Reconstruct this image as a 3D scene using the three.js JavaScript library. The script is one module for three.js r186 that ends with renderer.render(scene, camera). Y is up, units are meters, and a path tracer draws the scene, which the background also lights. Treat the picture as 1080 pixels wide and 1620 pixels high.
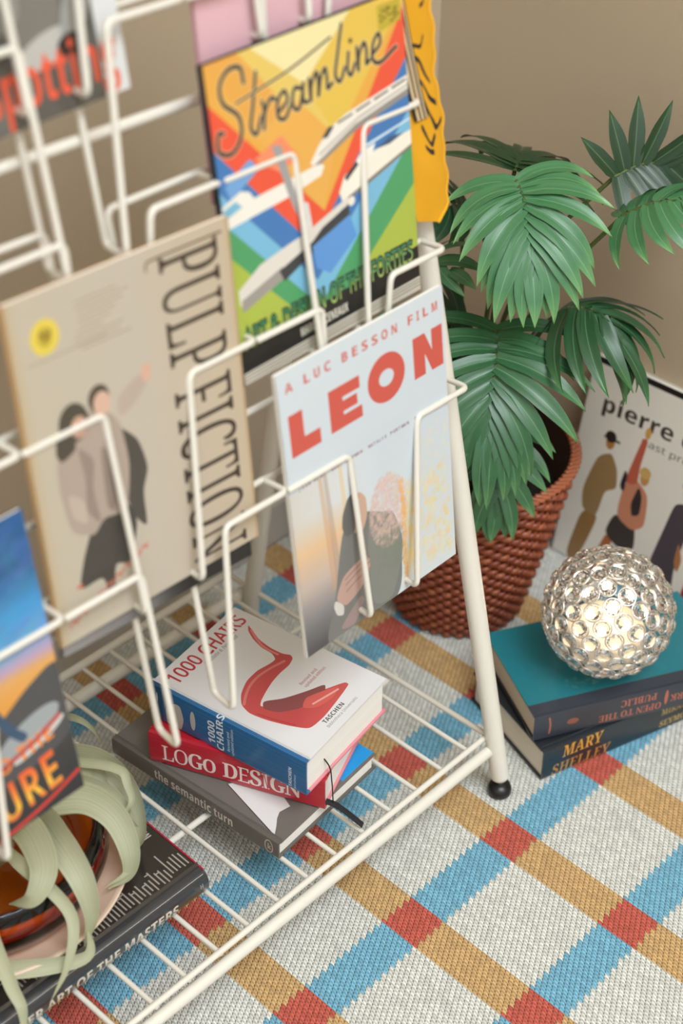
import * as THREE from 'three';
import { mergeGeometries } from 'three/addons/utils/BufferGeometryUtils.js';
import { RectAreaLightUniformsLib } from 'three/addons/lights/RectAreaLightUniformsLib.js';

// ---------------------------------------------------------------- camera, daylight, exposure
RectAreaLightUniformsLib.init();
const scene = new THREE.Scene();
const V = (x, y, z) => new THREE.Vector3(x, y, z);
const camera = new THREE.PerspectiveCamera(35.675, 1080 / 1620, 0.05, 30);
{
  const m = new THREE.Matrix4().makeBasis(V(0.6852, 0.007728, 0.728314), V(0.440823, 0.791605, -0.423127), V(-0.579806, 0.610984, 0.539002));
  camera.quaternion.setFromRotationMatrix(m);
  camera.position.set(-0.87844, 1.24719, 0.62165);
  camera.focus = 1.5;
  camera.userData.fStop = 3.2;
}
const renderer = new THREE.WebGLRenderer({ antialias: true });
renderer.toneMapping = THREE.LinearToneMapping;
renderer.toneMappingExposure = 0.8;
renderer.shadowMap.enabled = true;
scene.background = new THREE.Color(0.75, 0.85, 1.0);
const ROOM = { x0: -2.6, x1: 0.49, z0: -0.505, z1: 3.9, h: 4.2 };
const WIN = { x0: -1.9, x1: 0.3, z0: 1.2, z1: 3.4 };          // unseen roof window, added to send soft daylight down from high in front
const FWIN = { x0: -2.1, x1: -0.1, y0: 0.9, y1: 2.9 };        // unseen tall window in the front wall, added for weaker frontal daylight
const DAY = new THREE.Color(0.91, 0.97, 1.03);
function daylight(power, w, h, x, y, z, tx, ty, tz) {
  const l = new THREE.RectAreaLight(DAY, power, w, h); l.position.set(x, y, z); l.lookAt(tx, ty, tz); l.castShadow = true; scene.add(l);
}
daylight(17.8, WIN.x1 - WIN.x0 - 0.1, WIN.z1 - WIN.z0 - 0.1, (WIN.x0 + WIN.x1) / 2, ROOM.h - 0.02, (WIN.z0 + WIN.z1) / 2, (WIN.x0 + WIN.x1) / 2, 0, (WIN.z0 + WIN.z1) / 2 - 0.001);
daylight(0.8, FWIN.x1 - FWIN.x0 - 0.1, FWIN.y1 - FWIN.y0 - 0.1, (FWIN.x0 + FWIN.x1) / 2, (FWIN.y0 + FWIN.y1) / 2, ROOM.z1 - 0.02, (FWIN.x0 + FWIN.x1) / 2, (FWIN.y0 + FWIN.y1) / 2, -5);

// ---------------------------------------------------------------- helpers
let seed = 7;
const rnd = () => { seed = (seed * 1664525 + 1013904223) >>> 0; return seed / 4294967296; };
const rr = (a, b) => a + (b - a) * rnd();
const lerp = (a, b, t) => a + (b - a) * t;
const used = {};
function numbered(n) { const k = used[n] = (used[n] ?? -1) + 1; return k ? `${n}_${String(k).padStart(3, '0')}` : n; }
function tag(o, label, category, group) { o.userData.label = label; o.userData.category = category; if (group) o.userData.group = group; return o; }
function thing(name, label, category, pos, group) {
  const o = new THREE.Group(); o.name = numbered(name); if (pos) o.position.copy(pos); scene.add(o);
  return tag(o, label, category, group);
}
function part(name, geo, mat, parent, label) {
  const m = new THREE.Mesh(geo, mat); m.name = name; m.castShadow = m.receiveShadow = true; parent.add(m);
  if (label) m.userData.label = label; return m;
}
function struct(name, geo, mat) { const m = part(name, geo, mat, scene); m.userData.kind = 'structure'; return m; }
const std = (color, roughness = 0.6, extra = {}) => new THREE.MeshStandardMaterial({ color, roughness, ...extra });
const phys = (color, roughness, extra = {}) => new THREE.MeshPhysicalMaterial({ color, roughness, ...extra });
function canvasTex(w, h, draw) {
  const c = document.createElement('canvas'); c.width = w; c.height = h;
  const g = c.getContext('2d'); draw(g, w, h);
  const t = new THREE.CanvasTexture(c); t.colorSpace = THREE.SRGBColorSpace; t.anisotropy = 8; return t;
}
function box(x0, x1, y0, y1, z0, z1) { const g = new THREE.BoxGeometry(x1 - x0, y1 - y0, z1 - z0); g.translate((x0 + x1) / 2, (y0 + y1) / 2, (z0 + z1) / 2); return g; }
// polyline with rounded corners
function fillet(pts, r, n = 5) {
  const out = [pts[0].clone()];
  for (let i = 1; i < pts.length - 1; i++) {
    const p = pts[i], a = pts[i - 1].clone().sub(p), b = pts[i + 1].clone().sub(p);
    const ra = Math.min(r, a.length() * 0.45), rb = Math.min(r, b.length() * 0.45);
    const A = p.clone().addScaledVector(a.normalize(), ra), B = p.clone().addScaledVector(b.normalize(), rb);
    for (let k = 0; k <= n; k++) { const t = k / n; out.push(A.clone().multiplyScalar((1 - t) ** 2).addScaledVector(p, 2 * t * (1 - t)).addScaledVector(B, t * t)); }
  }
  out.push(pts[pts.length - 1].clone()); return out;
}
// round bar swept along a polyline, with domed ends; radius may be a function of t
function sweep(pts, radius, seg = 10, squash = 1) {
  const pos = [], idx = [], N = pts.length, rf = typeof radius === 'function' ? radius : () => radius;
  let nrm = null; const rings = [];
  for (let i = 0; i < N; i++) {
    const t = pts[Math.min(i + 1, N - 1)].clone().sub(pts[Math.max(i - 1, 0)]).normalize();
    if (!nrm) { nrm = Math.abs(t.y) < 0.9 ? V(0, 1, 0) : V(1, 0, 0); }
    nrm = nrm.clone().addScaledVector(t, -nrm.dot(t)).normalize();
    rings.push([pts[i], nrm.clone(), t.clone().cross(nrm), rf(i / (N - 1)), t]);
  }
  const first = rings[0], last = rings[N - 1];
  const cap = (R, s) => [0.35, 0.75].map((k) => [R[0].clone().addScaledVector(R[4], s * R[3] * k * 0.8), R[1], R[2], R[3] * Math.sqrt(1 - k * k), R[4]]);
  const all = [...cap(first, -1).reverse(), ...rings, ...cap(last, 1)];
  for (const [p, a, b, r] of all) for (let k = 0; k < seg; k++) {
    const w = (k / seg) * Math.PI * 2, c = Math.cos(w) * r, s = Math.sin(w) * r * squash;
    pos.push(p.x + a.x * c + b.x * s, p.y + a.y * c + b.y * s, p.z + a.z * c + b.z * s);
  }
  const M = all.length;
  for (let i = 0; i < M - 1; i++) for (let k = 0; k < seg; k++) {
    const a = i * seg + k, b = i * seg + (k + 1) % seg; idx.push(a, b, a + seg, b, b + seg, a + seg);
  }
  for (const [base, flip] of [[0, 1], [(M - 1) * seg, 0]]) for (let k = 1; k < seg - 1; k++) flip ? idx.push(base, base + k + 1, base + k) : idx.push(base, base + k, base + k + 1);
  const g = new THREE.BufferGeometry(); g.setAttribute('position', new THREE.Float32BufferAttribute(pos, 3)); g.setIndex(idx); g.computeVertexNormals();
  g.setAttribute('uv', new THREE.Float32BufferAttribute(new Float32Array(pos.length / 3 * 2), 2)); return g;
}
const bar = (a, b, r, seg) => sweep([a, b], r, seg);
function spline(pts, n = 24) { return new THREE.CatmullRomCurve3(pts, false, 'centripetal').getPoints(n); }
const vs = (a) => a.map((p) => V(...p));
function noiseTex(size, f) {
  const d = new Uint8Array(size * size * 4);
  for (let y = 0; y < size; y++) for (let x = 0; x < size; x++) { const c = f(x / size, y / size, x, y), i = (y * size + x) * 4; d[i] = c[0]; d[i + 1] = c[1]; d[i + 2] = c[2]; d[i + 3] = 255; }
  const t = new THREE.DataTexture(d, size, size); t.magFilter = THREE.LinearFilter; t.minFilter = THREE.LinearMipmapLinearFilter; t.generateMipmaps = true;
  t.wrapS = t.wrapT = THREE.RepeatWrapping; t.needsUpdate = true; return t;
}
const hash = (x, y) => { let h = Math.imul(x, 374761393) + Math.imul(y, 668265263) | 0; h = Math.imul(h ^ (h >>> 13), 1274126177); return ((h ^ (h >>> 16)) >>> 0) / 4294967296; };
function vnoise(x, y, p) {   // value noise that repeats every p cells
  const xi = Math.floor(x), yi = Math.floor(y), fx = x - xi, fy = y - yi, s = (t) => t * t * (3 - 2 * t), m = (v) => ((v % p) + p) % p;
  const a = hash(m(xi), m(yi)), b = hash(m(xi + 1), m(yi)), c = hash(m(xi), m(yi + 1)), d = hash(m(xi + 1), m(yi + 1));
  return lerp(lerp(a, b, s(fx)), lerp(c, d, s(fx)), s(fy));
}

// ---------------------------------------------------------------- the room
const plasterBump = noiseTex(512, (u, v) => { const n = 255 * (0.5 * vnoise(u * 16, v * 16, 16) + 0.3 * vnoise(u * 64, v * 64, 64) + 0.2 * vnoise(u * 200, v * 200, 200)); return [n, n, n]; });
const wallMat = std(new THREE.Color(0.5, 0.4, 0.28), 0.85, { bumpMap: plasterBump, bumpScale: 0.0006 });
const ceilMat = std(new THREE.Color(0.78, 0.77, 0.75), 0.9);
const paleWall = std(new THREE.Color(0.74, 0.73, 0.7), 0.85, { bumpMap: plasterBump, bumpScale: 0.0006 });
const trimMat = std(new THREE.Color(0.55, 0.5, 0.43), 0.5);
const floorMat = std(new THREE.Color(0.32, 0.22, 0.14), 0.5);
{
  const { x0, x1, z0, z1, h } = ROOM, T = 0.12;
  struct('floor', box(x0 - T, x1 + T, -0.13, -0.009, z0 - T, z1 + T), floorMat);
  struct('ceiling', mergeGeometries([box(x0 - T, WIN.x0, h, h + T, z0 - T, z1 + T), box(WIN.x1, x1 + T, h, h + T, z0 - T, z1 + T), box(WIN.x0, WIN.x1, h, h + T, z0 - T, WIN.z0), box(WIN.x0, WIN.x1, h, h + T, WIN.z1, z1 + T)]), ceilMat);
  struct('wall_back', box(x0 - T, x1 + T, -0.009, h, z0 - T, z0), wallMat);
  struct('wall_right', box(x1, x1 + T, -0.009, h, z0, z1), wallMat);
  struct('wall_left', box(x0 - T, x0, -0.009, h, z0, z1), paleWall);
  struct('wall_front', mergeGeometries([box(x0 - T, FWIN.x0, -0.009, h, z1, z1 + T), box(FWIN.x1, x1 + T, -0.009, h, z1, z1 + T), box(FWIN.x0, FWIN.x1, -0.009, FWIN.y0, z1, z1 + T), box(FWIN.x0, FWIN.x1, FWIN.y1, h, z1, z1 + T)]), paleWall);
  struct('baseboard_back', box(x0, x1, -0.009, 0.055, z0, z0 + 0.008), trimMat);
  struct('baseboard_right', box(x1 - 0.008, x1, -0.009, 0.055, z0 + 0.008, z1), trimMat);
  const w = new THREE.Group(); w.name = 'added_window_1'; w.userData.kind = 'structure'; scene.add(w);
  const f = 0.05, mx = (WIN.x0 + WIN.x1) / 2, y0 = h + 0.03, y1 = h + 0.09;
  part('window_frame', mergeGeometries([box(WIN.x0, WIN.x0 + f, y0, y1, WIN.z0, WIN.z1), box(WIN.x1 - f, WIN.x1, y0, y1, WIN.z0, WIN.z1), box(WIN.x0 + f, WIN.x1 - f, y0, y1, WIN.z0, WIN.z0 + f), box(WIN.x0 + f, WIN.x1 - f, y0, y1, WIN.z1 - f, WIN.z1), box(mx - f / 2, mx + f / 2, y0, y1, WIN.z0 + f, WIN.z1 - f)]), std(0xf2efe8, 0.4), w);
  const glass = phys(0xffffff, 0, { transmission: 1, thickness: 0 });
  part('pane', box(WIN.x0 + f, mx - f / 2, h + 0.058, h + 0.062, WIN.z0 + f, WIN.z1 - f), glass, w);
  part('pane', box(mx + f / 2, WIN.x1 - f, h + 0.058, h + 0.062, WIN.z0 + f, WIN.z1 - f), glass, w);
  const w2 = new THREE.Group(); w2.name = 'added_window_2'; w2.userData.kind = 'structure'; scene.add(w2);
  const q = FWIN, m2 = (q.x0 + q.x1) / 2, za = z1 + 0.03, zb = z1 + 0.09;
  part('window_frame', mergeGeometries([box(q.x0, q.x0 + f, q.y0, q.y1, za, zb), box(q.x1 - f, q.x1, q.y0, q.y1, za, zb), box(q.x0 + f, q.x1 - f, q.y0, q.y0 + f, za, zb), box(q.x0 + f, q.x1 - f, q.y1 - f, q.y1, za, zb), box(m2 - f / 2, m2 + f / 2, q.y0 + f, q.y1 - f, za, zb)]), std(0xf2efe8, 0.4), w2);
  part('pane', box(q.x0 + f, m2 - f / 2, q.y0 + f, q.y1 - f, z1 + 0.058, z1 + 0.062), glass, w2);
  part('pane', box(m2 + f / 2, q.x1 - f, q.y0 + f, q.y1 - f, z1 + 0.058, z1 + 0.062), glass, w2);
}

// ---------------------------------------------------------------- the woven rug
{
  const S = 2048, PX = 0.29, PZ = 0.2974, NC = 84, NR = 52;
  const pal = { w: [226, 227, 217], o: [213, 174, 118], b: [126, 186, 211], r: [204, 98, 82] };
  const col = new Uint8Array(S * S * 4), bmp = new Uint8Array(S * S * 4);
  const near = (p, period) => Math.abs(p - Math.round(p / period) * period);
  for (let y = 0; y < S; y++) for (let x = 0; x < S; x++) {
    const cx = (x / S) * NC, c = Math.floor(cx), fa = (cx - c) * 2 - 1;
    const slant = 0.4 * fa;
    const ry = (y / S) * NR + ((c / 3) % 1) + slant * 0.5, r = Math.floor(ry), fb = (ry - r) * 2 - 1;
    const jx = hash(c + 11, r % NR), X = ((c + 0.5) / NC) * PX, Z = ((r + 0.5 - ((c / 3) % 1)) / NR) * PZ + (jx - 0.5) * 0.0008;
    const inO = near(X, 0.145) < 0.0197, inB = near(Z, 0.1487) < 0.0204;
    const p = pal[inO ? (inB ? 'r' : 'o') : inB ? 'b' : 'w'];
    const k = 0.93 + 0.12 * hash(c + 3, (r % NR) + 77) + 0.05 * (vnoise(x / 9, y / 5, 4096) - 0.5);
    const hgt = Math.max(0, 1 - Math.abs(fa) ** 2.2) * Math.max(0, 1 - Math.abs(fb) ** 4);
    const hole = Math.abs(fb) > 0.76 && Math.abs(fa) < 0.62, gapShade = hole ? 0.72 : 1;  // shade between stitch ends, painted into the weave colour
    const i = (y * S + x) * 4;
    for (let q = 0; q < 3; q++) col[i + q] = Math.min(255, p[q] * k * gapShade);
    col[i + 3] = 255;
    const f = hgt * 225 + 30 * vnoise(x / 3, y / 3, 4096);
    bmp[i] = bmp[i + 1] = bmp[i + 2] = f; bmp[i + 3] = 255;
  }
  const mk = (d, srgb) => { const t = new THREE.DataTexture(d, S, S); if (srgb) t.colorSpace = THREE.SRGBColorSpace; t.magFilter = THREE.LinearFilter; t.minFilter = THREE.LinearMipmapLinearFilter; t.generateMipmaps = true; t.anisotropy = 8; t.wrapS = t.wrapT = THREE.RepeatWrapping; t.needsUpdate = true; return t; };
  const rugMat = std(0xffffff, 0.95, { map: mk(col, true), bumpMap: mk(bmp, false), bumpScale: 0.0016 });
  const g = box(-1.5, 0.478, -0.0085, 0, -0.494, 1.15), uv = g.attributes.uv, P = g.attributes.position, c = Math.cos(-0.02), s = Math.sin(-0.02);
  for (let i = 0; i < P.count; i++) { const px = P.getX(i) - 0.0276, pz = P.getZ(i) - 0.0161; uv.setXY(i, (c * px - s * pz) / PX, (s * px + c * pz) / PZ); }
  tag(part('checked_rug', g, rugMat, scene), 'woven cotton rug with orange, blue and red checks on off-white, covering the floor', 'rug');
}

// ---------------------------------------------------------------- the wire rack
const EX = V(0.9996, -0.02855, 0.00611), EU = V(0.0292, 0.97744, -0.20925), EN = V(0, 0.20934, 0.97784), P0 = V(0, 0, -0.0096);
const W = (x, u, d) => P0.clone().addScaledVector(EX, x).addScaledVector(EU, u).addScaledVector(EN, d);
const panelQ = new THREE.Quaternion().setFromRotationMatrix(new THREE.Matrix4().makeBasis(EX, EU, EN));
const white = phys(0xdfdacd, 0.38, { clearcoat: 0.25, clearcoatRoughness: 0.3 });
const black = std(0x141414, 0.35);
{
  const rack = thing('magazine_rack', 'cream white wire magazine rack with leaning front, pockets and slatted bottom shelf', 'rack');
  const XL = -0.63;
  const foot = (x, z, parent) => {
    const f = part('rubber_foot', (() => { const g = new THREE.LatheGeometry([[0, 0], [0.0105, 0], [0.0125, 0.003], [0.0125, 0.008], [0.0105, 0.013], [0.005, 0.0155], [0, 0.016]].map((p) => new THREE.Vector2(...p)), 24); g.translate(x, 0, z); return g; })(), black, parent, 'black levelling foot');
    part('levelling_pin', new THREE.CylinderGeometry(0.0045, 0.0045, 0.014, 14).translate(x, 0.021, z), std(0xb9b9b6, 0.25, { metalness: 1 }), parent); return f;
  };
  for (const [fx, sx, fz, sz, top] of [[0.0703, -0.0356, -0.0269, -0.2, 1.02], [XL - 0.0103, 0.0356, -0.0269, -0.2, 1.02], [0.061, -0.03, -0.4, 0.19, 1.0], [XL, 0.03, -0.4, 0.19, 1.0]]) {
    const at = (y) => V(fx + sx * y, y, fz + sz * y);
    const l = part('leg', sweep([at(0.026), at(0.3), at(0.6), at(top)], 0.0098, 18), white, rack);
    foot(at(0.02).x, at(0.02).z, l);
  }
  part('top_rail', bar(V(0.034, 1.015, -0.22), V(XL + 0.03, 1.015, -0.22), 0.009, 14), white, rack);
  // bottom shelf
  part('shelf_rail', bar(V(0.066, 0.0605, -0.0425), V(XL - 0.006, 0.0605, -0.0525), 0.0062, 14), white, rack);
  part('shelf_rail', bar(V(0.058, 0.062, -0.402), V(XL, 0.062, -0.406), 0.0075, 14), white, rack);
  part('shelf_edge_wire', sweep(fillet([V(0.06, 0.0735, -0.428), V(0.0665, 0.0735, -0.05), V(XL, 0.0735, -0.0565)], 0.004), 0.0031), white, rack);
  part('shelf_edge_wire', bar(V(0.062, 0.0735, -0.4285), V(XL, 0.0735, -0.434), 0.0052), white, rack);
  for (const z of [-0.183, -0.31]) part('cross_wire', bar(V(0.074, 0.0655, z), V(XL, 0.0655, z - 0.004), 0.0034), white, rack);
  for (let k = 0; k < 18; k++) { const x = 0.037 - 0.038 * k; part('shelf_wire', bar(V(x, 0.0715, -0.0525), V(x - 0.001, 0.0715, -0.43), 0.0025), white, rack); }
  // front panel
  for (const [u, r] of [[0.558, 0.003], [0.803, 0.0042], [0.93, 0.0042]]) part('panel_rail', bar(W(0.055 - u * 0.04, u, -0.0062), W(XL + u * 0.02, u, -0.0062), r), white, rack);
  const uf = [0.498, 0.628, 0.752, 0.879, 1.0], ub = [0.343, 0.466, 0.59, 0.727, 0.838], R = 0.0027, D = 0.027;
  // pockets pressed flat at the foot by the magazine standing in front of them
  const covered = (k, c, s) => { const col = s < 0 ? c : c - 1; return (k === 1 && col !== 1) || (k === 2 && col === 1) || (k === 3 && col === 0); };
  for (let k = 0; k < 5; k++) for (let c = 0; c < 4; c++) {
    const S = 0.028 - 0.0115 * k + c * (-0.2205 + 0.0045 * k);
    for (const s of [-1, 1]) {
      if ((c === 0 && s > 0) || (c === 3 && s < 0)) continue;
      const xt = S + (s > 0 ? 0.0715 : -0.066), xb = xt + (s > 0 ? 0 : -0.024 + 0.0015 * k), rearS = W(S + 0.001, uf[k] + 0.003, 0), out = W(S + (s > 0 ? 0.003 : 0), uf[k], D);
      const p = [rearS.clone(), W(xb + 0.004, uf[k] + 0.002, 0.0008), W(xb + 0.004, ub[k] + 0.003, 0), W(xb, ub[k], covered(k, c, s) ? 0.009 : D), W(xt, uf[k], D), out];
      if (s < 0 || c === 3) p.push(rearS);
      part('pocket_wire', sweep(fillet(p, 0.007), R, 9), white, rack);
    }
  }
}

// ---------------------------------------------------------------- printed matter
const paperEdge = canvasTex(64, 256, (g, w, h) => { g.fillStyle = '#f2efe8'; g.fillRect(0, 0, w, h); for (let y = 0; y < h; y += 2) { g.fillStyle = `rgba(150,140,120,${0.04 + 0.16 * hash(y, 5)})`; g.fillRect(0, y, w, 1); } });
const pagesMat = std(0xffffff, 0.85, { map: paperEdge });
const creamPages = std(0xf2e9da, 0.85, { map: paperEdge });
const paperWhite = std(0xe8e6de, 0.7);
// an upright magazine: local x across, y up, z outwards; the front face at z = 0
const leanQ = panelQ.clone().multiply(new THREE.Quaternion().setFromAxisAngle(V(1, 0, 0), 0.0885));   // tops rest against the wires of the next pocket up
function magazine(name, label, cat, x0, x1, u0, u1, d, T, frontTex, o = {}) {
  const m = thing(name, label, cat, o.pos ?? W((x0 + x1) / 2, u0, d)); m.quaternion.copy(o.quat ?? leanQ); if (o.roll) m.rotateZ(o.roll);
  const w = x1 - x0, h = u1 - u0, ct = o.board ?? 0.0004, ov = o.board ? 0.0025 : 0.0006;
  const cg = new THREE.BoxGeometry(w, h, ct, 1, 1, 1); cg.translate(0, h / 2, -ct / 2);
  const edge = std(o.edge ?? 0xe6e2d8, 0.6), front = phys(0xffffff, o.rough ?? 0.4, { map: frontTex, clearcoat: o.coat ?? 0.25, clearcoatRoughness: 0.25 });
  part('front_cover', cg, [edge, edge, edge, edge, front, edge], m, o.coverLabel);
  part('page_block', box(-w / 2 + 0.001, w / 2 - ov, ov, h - ov, -T + ct, -ct), o.pages ?? pagesMat, m);
  part('back_cover', box(-w / 2, w / 2, 0, h, -T, -T + ct), edge, m);
  part('spine', box(-w / 2 - 0.0004, -w / 2 + 0.0009, 0, h, -T, 0), o.spine ? std(o.spine, 0.5) : edge, m);
  return m;
}
function fitText(g, s, x, y, width, opt = {}) {   // text stretched to a width, baseline at y
  g.save(); g.translate(x, y); const m = g.measureText(s).width; g.scale(width / m, opt.sy ?? 1); g.fillText(s, 0, 0); if (opt.stroke) g.strokeText(s, 0, 0); g.restore();
}
const poly = (g, pts, fill) => { g.beginPath(); pts.forEach((p, i) => (i ? g.lineTo(...p) : g.moveTo(...p))); g.closePath(); g.fillStyle = fill; g.fill(); };
const blob = (g, x, y, rx, ry, fill, rot = 0) => { g.beginPath(); g.ellipse(x, y, rx, ry, rot, 0, 7); g.fillStyle = fill; g.fill(); };
function curve(g, pts, width, color) { g.beginPath(); g.lineWidth = width; g.strokeStyle = color; g.lineCap = g.lineJoin = 'round'; g.moveTo(...pts[0]); for (let i = 1; i < pts.length - 1; i++) g.quadraticCurveTo(...pts[i], (pts[i][0] + pts[i + 1][0]) / 2, (pts[i][1] + pts[i + 1][1]) / 2); g.lineTo(...pts[pts.length - 1]); g.stroke(); }
function smoothPoly(g, raw, fill) {
  const pts = raw.flatMap((p, i) => { const q = raw[(i + 1) % raw.length]; return [[lerp(p[0], q[0], 0.16), lerp(p[1], q[1], 0.16)], [lerp(p[0], q[0], 0.84), lerp(p[1], q[1], 0.84)]]; }), n = pts.length, mid = (i) => [(pts[i % n][0] + pts[(i + 1) % n][0]) / 2, (pts[i % n][1] + pts[(i + 1) % n][1]) / 2]; g.beginPath(); g.moveTo(...mid(0)); for (let i = 1; i <= n; i++) g.quadraticCurveTo(...pts[i % n], ...mid(i)); g.fillStyle = fill; g.fill(); }
function grad(g, x0, y0, x1, y1, stops) { const q = g.createLinearGradient(x0, y0, x1, y1); stops.forEach(([t, c]) => q.addColorStop(t, c)); return q; }

// --- film magazine in the lower pocket
const leonTex = canvasTex(1024, 1330, (g, w, h) => {
  g.fillStyle = grad(g, 0, 0, 0, h, [[0, '#cdd6da'], [0.4, '#c8d2d8'], [1, '#ced5d6']]); g.fillRect(0, 0, w, h);
  g.fillStyle = grad(g, 0, 0, w, 0, [[0, 'rgba(205,200,190,.9)'], [0.3, 'rgba(215,215,210,.6)'], [0.55, 'rgba(220,228,232,0)']]); g.fillRect(0, 0.4 * h, w, 0.6 * h);
  g.fillStyle = grad(g, 0, 0.5 * h, 0, h, [[0, 'rgba(214,190,160,0)'], [0.25, 'rgba(222,184,140,.95)'], [0.5, 'rgba(190,170,158,.9)'], [0.75, 'rgba(120,118,118,.95)'], [1, 'rgba(70,68,70,1)']]);
  g.beginPath(); g.moveTo(0, 0.5 * h); g.lineTo(0.3 * w, 0.52 * h); g.lineTo(0.42 * w, h); g.lineTo(0, h); g.fill();
  for (const [x, c] of [[0.17, 'rgba(196,150,110,.45)'], [0.2, 'rgba(160,130,110,.4)'], [0.29, 'rgba(226,180,110,.4)']]) poly(g, [[x * w, 0.4 * h], [(x + 0.022) * w, 0.4 * h], [(x + 0.06) * w, 0.82 * h], [(x + 0.02) * w, 0.82 * h]], c);
  for (let i = 0; i < 420; i++) { const k = hash(i, 1), x = k < 0.5 ? 0.66 + 0.09 * hash(i, 2) : 0.78 + 0.2 * hash(i, 2), y = 0.6 + 0.36 * hash(i, 3) ** 0.8; blob(g, x * w, y * h, 6 + 17 * hash(i, 4), 7 + 20 * hash(i, 5), `rgba(${225 + 20 * hash(i, 6)},${185 + 30 * hash(i, 7)},${95 + 50 * hash(i, 8)},${0.06 + 0.2 * hash(i, 9)})`); }
  for (let i = 0; i < 120; i++) blob(g, (0.76 + 0.22 * hash(i, 12)) * w, (0.45 + 0.2 * hash(i, 13)) * h, 4 + 14 * hash(i, 14), 5 + 16 * hash(i, 15), `rgba(235,215,170,${0.05 + 0.1 * hash(i, 19)})`);
  // a couple in coats, standing close
  smoothPoly(g, [[0.28, 0.62], [0.4, 0.6], [0.56, 0.66], [0.64, 0.8], [0.62, 1.02], [0.1, 1.02], [0.2, 0.86]].map(([x, y]) => [x * w, y * h]), '#73736f');
  smoothPoly(g, [[0.43, 0.64], [0.6, 0.66], [0.66, 0.82], [0.56, 1.0], [0.42, 0.98]].map(([x, y]) => [x * w, y * h]), '#7d8078');
  for (let i = 0; i < 900; i++) { const a = 6.283 * hash(i, 21), q = Math.sqrt(hash(i, 22)), x = 0.57 + 0.12 * q * Math.cos(a), y = 0.66 + 0.135 * q * Math.sin(a); blob(g, x * w, y * h, 5 + 9 * hash(i, 23), 5 + 9 * hash(i, 24), `rgba(${200 + 25 * hash(i, 25)},${165 + 25 * hash(i, 26)},${150 + 30 * hash(i, 27)},.24)`); }
  for (let i = 0; i < 300; i++) { const x = 0.57 + 0.09 * (hash(i, 31) - 0.5) * 2, y = 0.74 + 0.14 * hash(i, 32); blob(g, x * w, y * h, 6 + 9 * hash(i, 33), 6 + 9 * hash(i, 34), `rgba(120,125,110,.18)`); }
  for (let i = 0; i < 200; i++) { const y = 0.58 + 0.4 * hash(i, 36), x = 0.655 - 0.05 * Math.abs(y - 0.68) + 0.025 * hash(i, 37); blob(g, x * w, y * h, 4 + 6 * hash(i, 38), 6 + 8 * hash(i, 39), 'rgba(226,170,105,.35)'); }
  smoothPoly(g, [[0.33, 0.545], [0.4, 0.525], [0.44, 0.56], [0.44, 0.63], [0.4, 0.68], [0.35, 0.665], [0.3, 0.6]].map(([x, y]) => [x * w, y * h]), '#c8a48d');
  smoothPoly(g, [[0.29, 0.575], [0.33, 0.525], [0.385, 0.515], [0.4, 0.545], [0.37, 0.6], [0.355, 0.66], [0.3, 0.66], [0.28, 0.62]].map(([x, y]) => [x * w, y * h]), '#62625e');
  smoothPoly(g, [[0.2, 0.86], [0.26, 0.79], [0.4, 0.765], [0.43, 0.79], [0.43, 0.83], [0.36, 0.88], [0.26, 0.91]].map(([x, y]) => [x * w, y * h]), '#b9978a');
  for (const y of [0.79, 0.81, 0.835]) curve(g, [[0.27 * w, (y + 0.02) * h], [0.34 * w, y * h], [0.43 * w, (y - 0.008) * h]], 5, 'rgba(110,80,72,.6)');
  smoothPoly(g, [[0.185, 0.88], [0.2, 0.86], [0.25, 0.9], [0.24, 0.935], [0.2, 0.92]].map(([x, y]) => [x * w, y * h]), '#cfc9c2');
  smoothPoly(g, [[0.2, 0.98], [0.36, 0.9], [0.38, 0.93], [0.3, 1.0]].map(([x, y]) => [x * w, y * h]), '#98837e');
  g.fillStyle = '#c8594c'; g.font = 'bold 56px sans-serif';
  { const s = 'A LUC BESSON FILM'; let x = 0.045 * w; for (const ch of s) { if (ch !== ' ') { g.font = 'bold 58px sans-serif'; fitText(g, ch, x, 0.072 * h, ch === 'I' ? 20 : 44); x += ch === 'I' ? 36 : 62; } else x += 40; } }
  g.fillStyle = '#c9533f';
  const B = (pts) => poly(g, pts.map(([x, y]) => [x * w, y * h]), '#c9564a');
  B([[0.045, 0.145], [0.125, 0.145], [0.125, 0.235], [0.215, 0.235], [0.215, 0.285], [0.045, 0.285]]);
  B([[0.275, 0.14], [0.46, 0.14], [0.46, 0.18], [0.355, 0.18], [0.355, 0.193], [0.44, 0.193], [0.44, 0.228], [0.355, 0.228], [0.355, 0.24], [0.465, 0.24], [0.465, 0.28], [0.275, 0.28]]);
  g.beginPath(); g.lineWidth = 0.0525 * (w + h) / 2 * 1.15; g.strokeStyle = '#c9564a'; g.ellipse(0.622 * w, 0.2 * h, 0.081 * w, 0.0545 * h, 0, 0, 7); g.stroke();
  B([[0.795, 0.125], [0.872, 0.125], [0.915, 0.195], [0.915, 0.125], [0.985, 0.125], [0.985, 0.265], [0.91, 0.265], [0.868, 0.195], [0.868, 0.265], [0.795, 0.265]]);
  g.fillStyle = '#7d4f55'; g.font = 'bold 22px sans-serif';
  let x = 0.06 * w; for (const s of ['JEAN RENO', 'GARY OLDMAN', 'NATALIE PORTMAN', 'DANNY AIELLO']) { for (const ch of s) { g.fillText(ch, x, 0.402 * h); x += 18; } x += 34; }
});
magazine('film_magazine', 'white magazine with large red four-letter title and embracing couple, lowest right pocket', 'magazine', -0.1855, 0.0075, 0.334, 0.602, 0.0118, 0.0035, leonTex, { roll: 0.03, coat: 0.4, rough: 0.35 });

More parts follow.
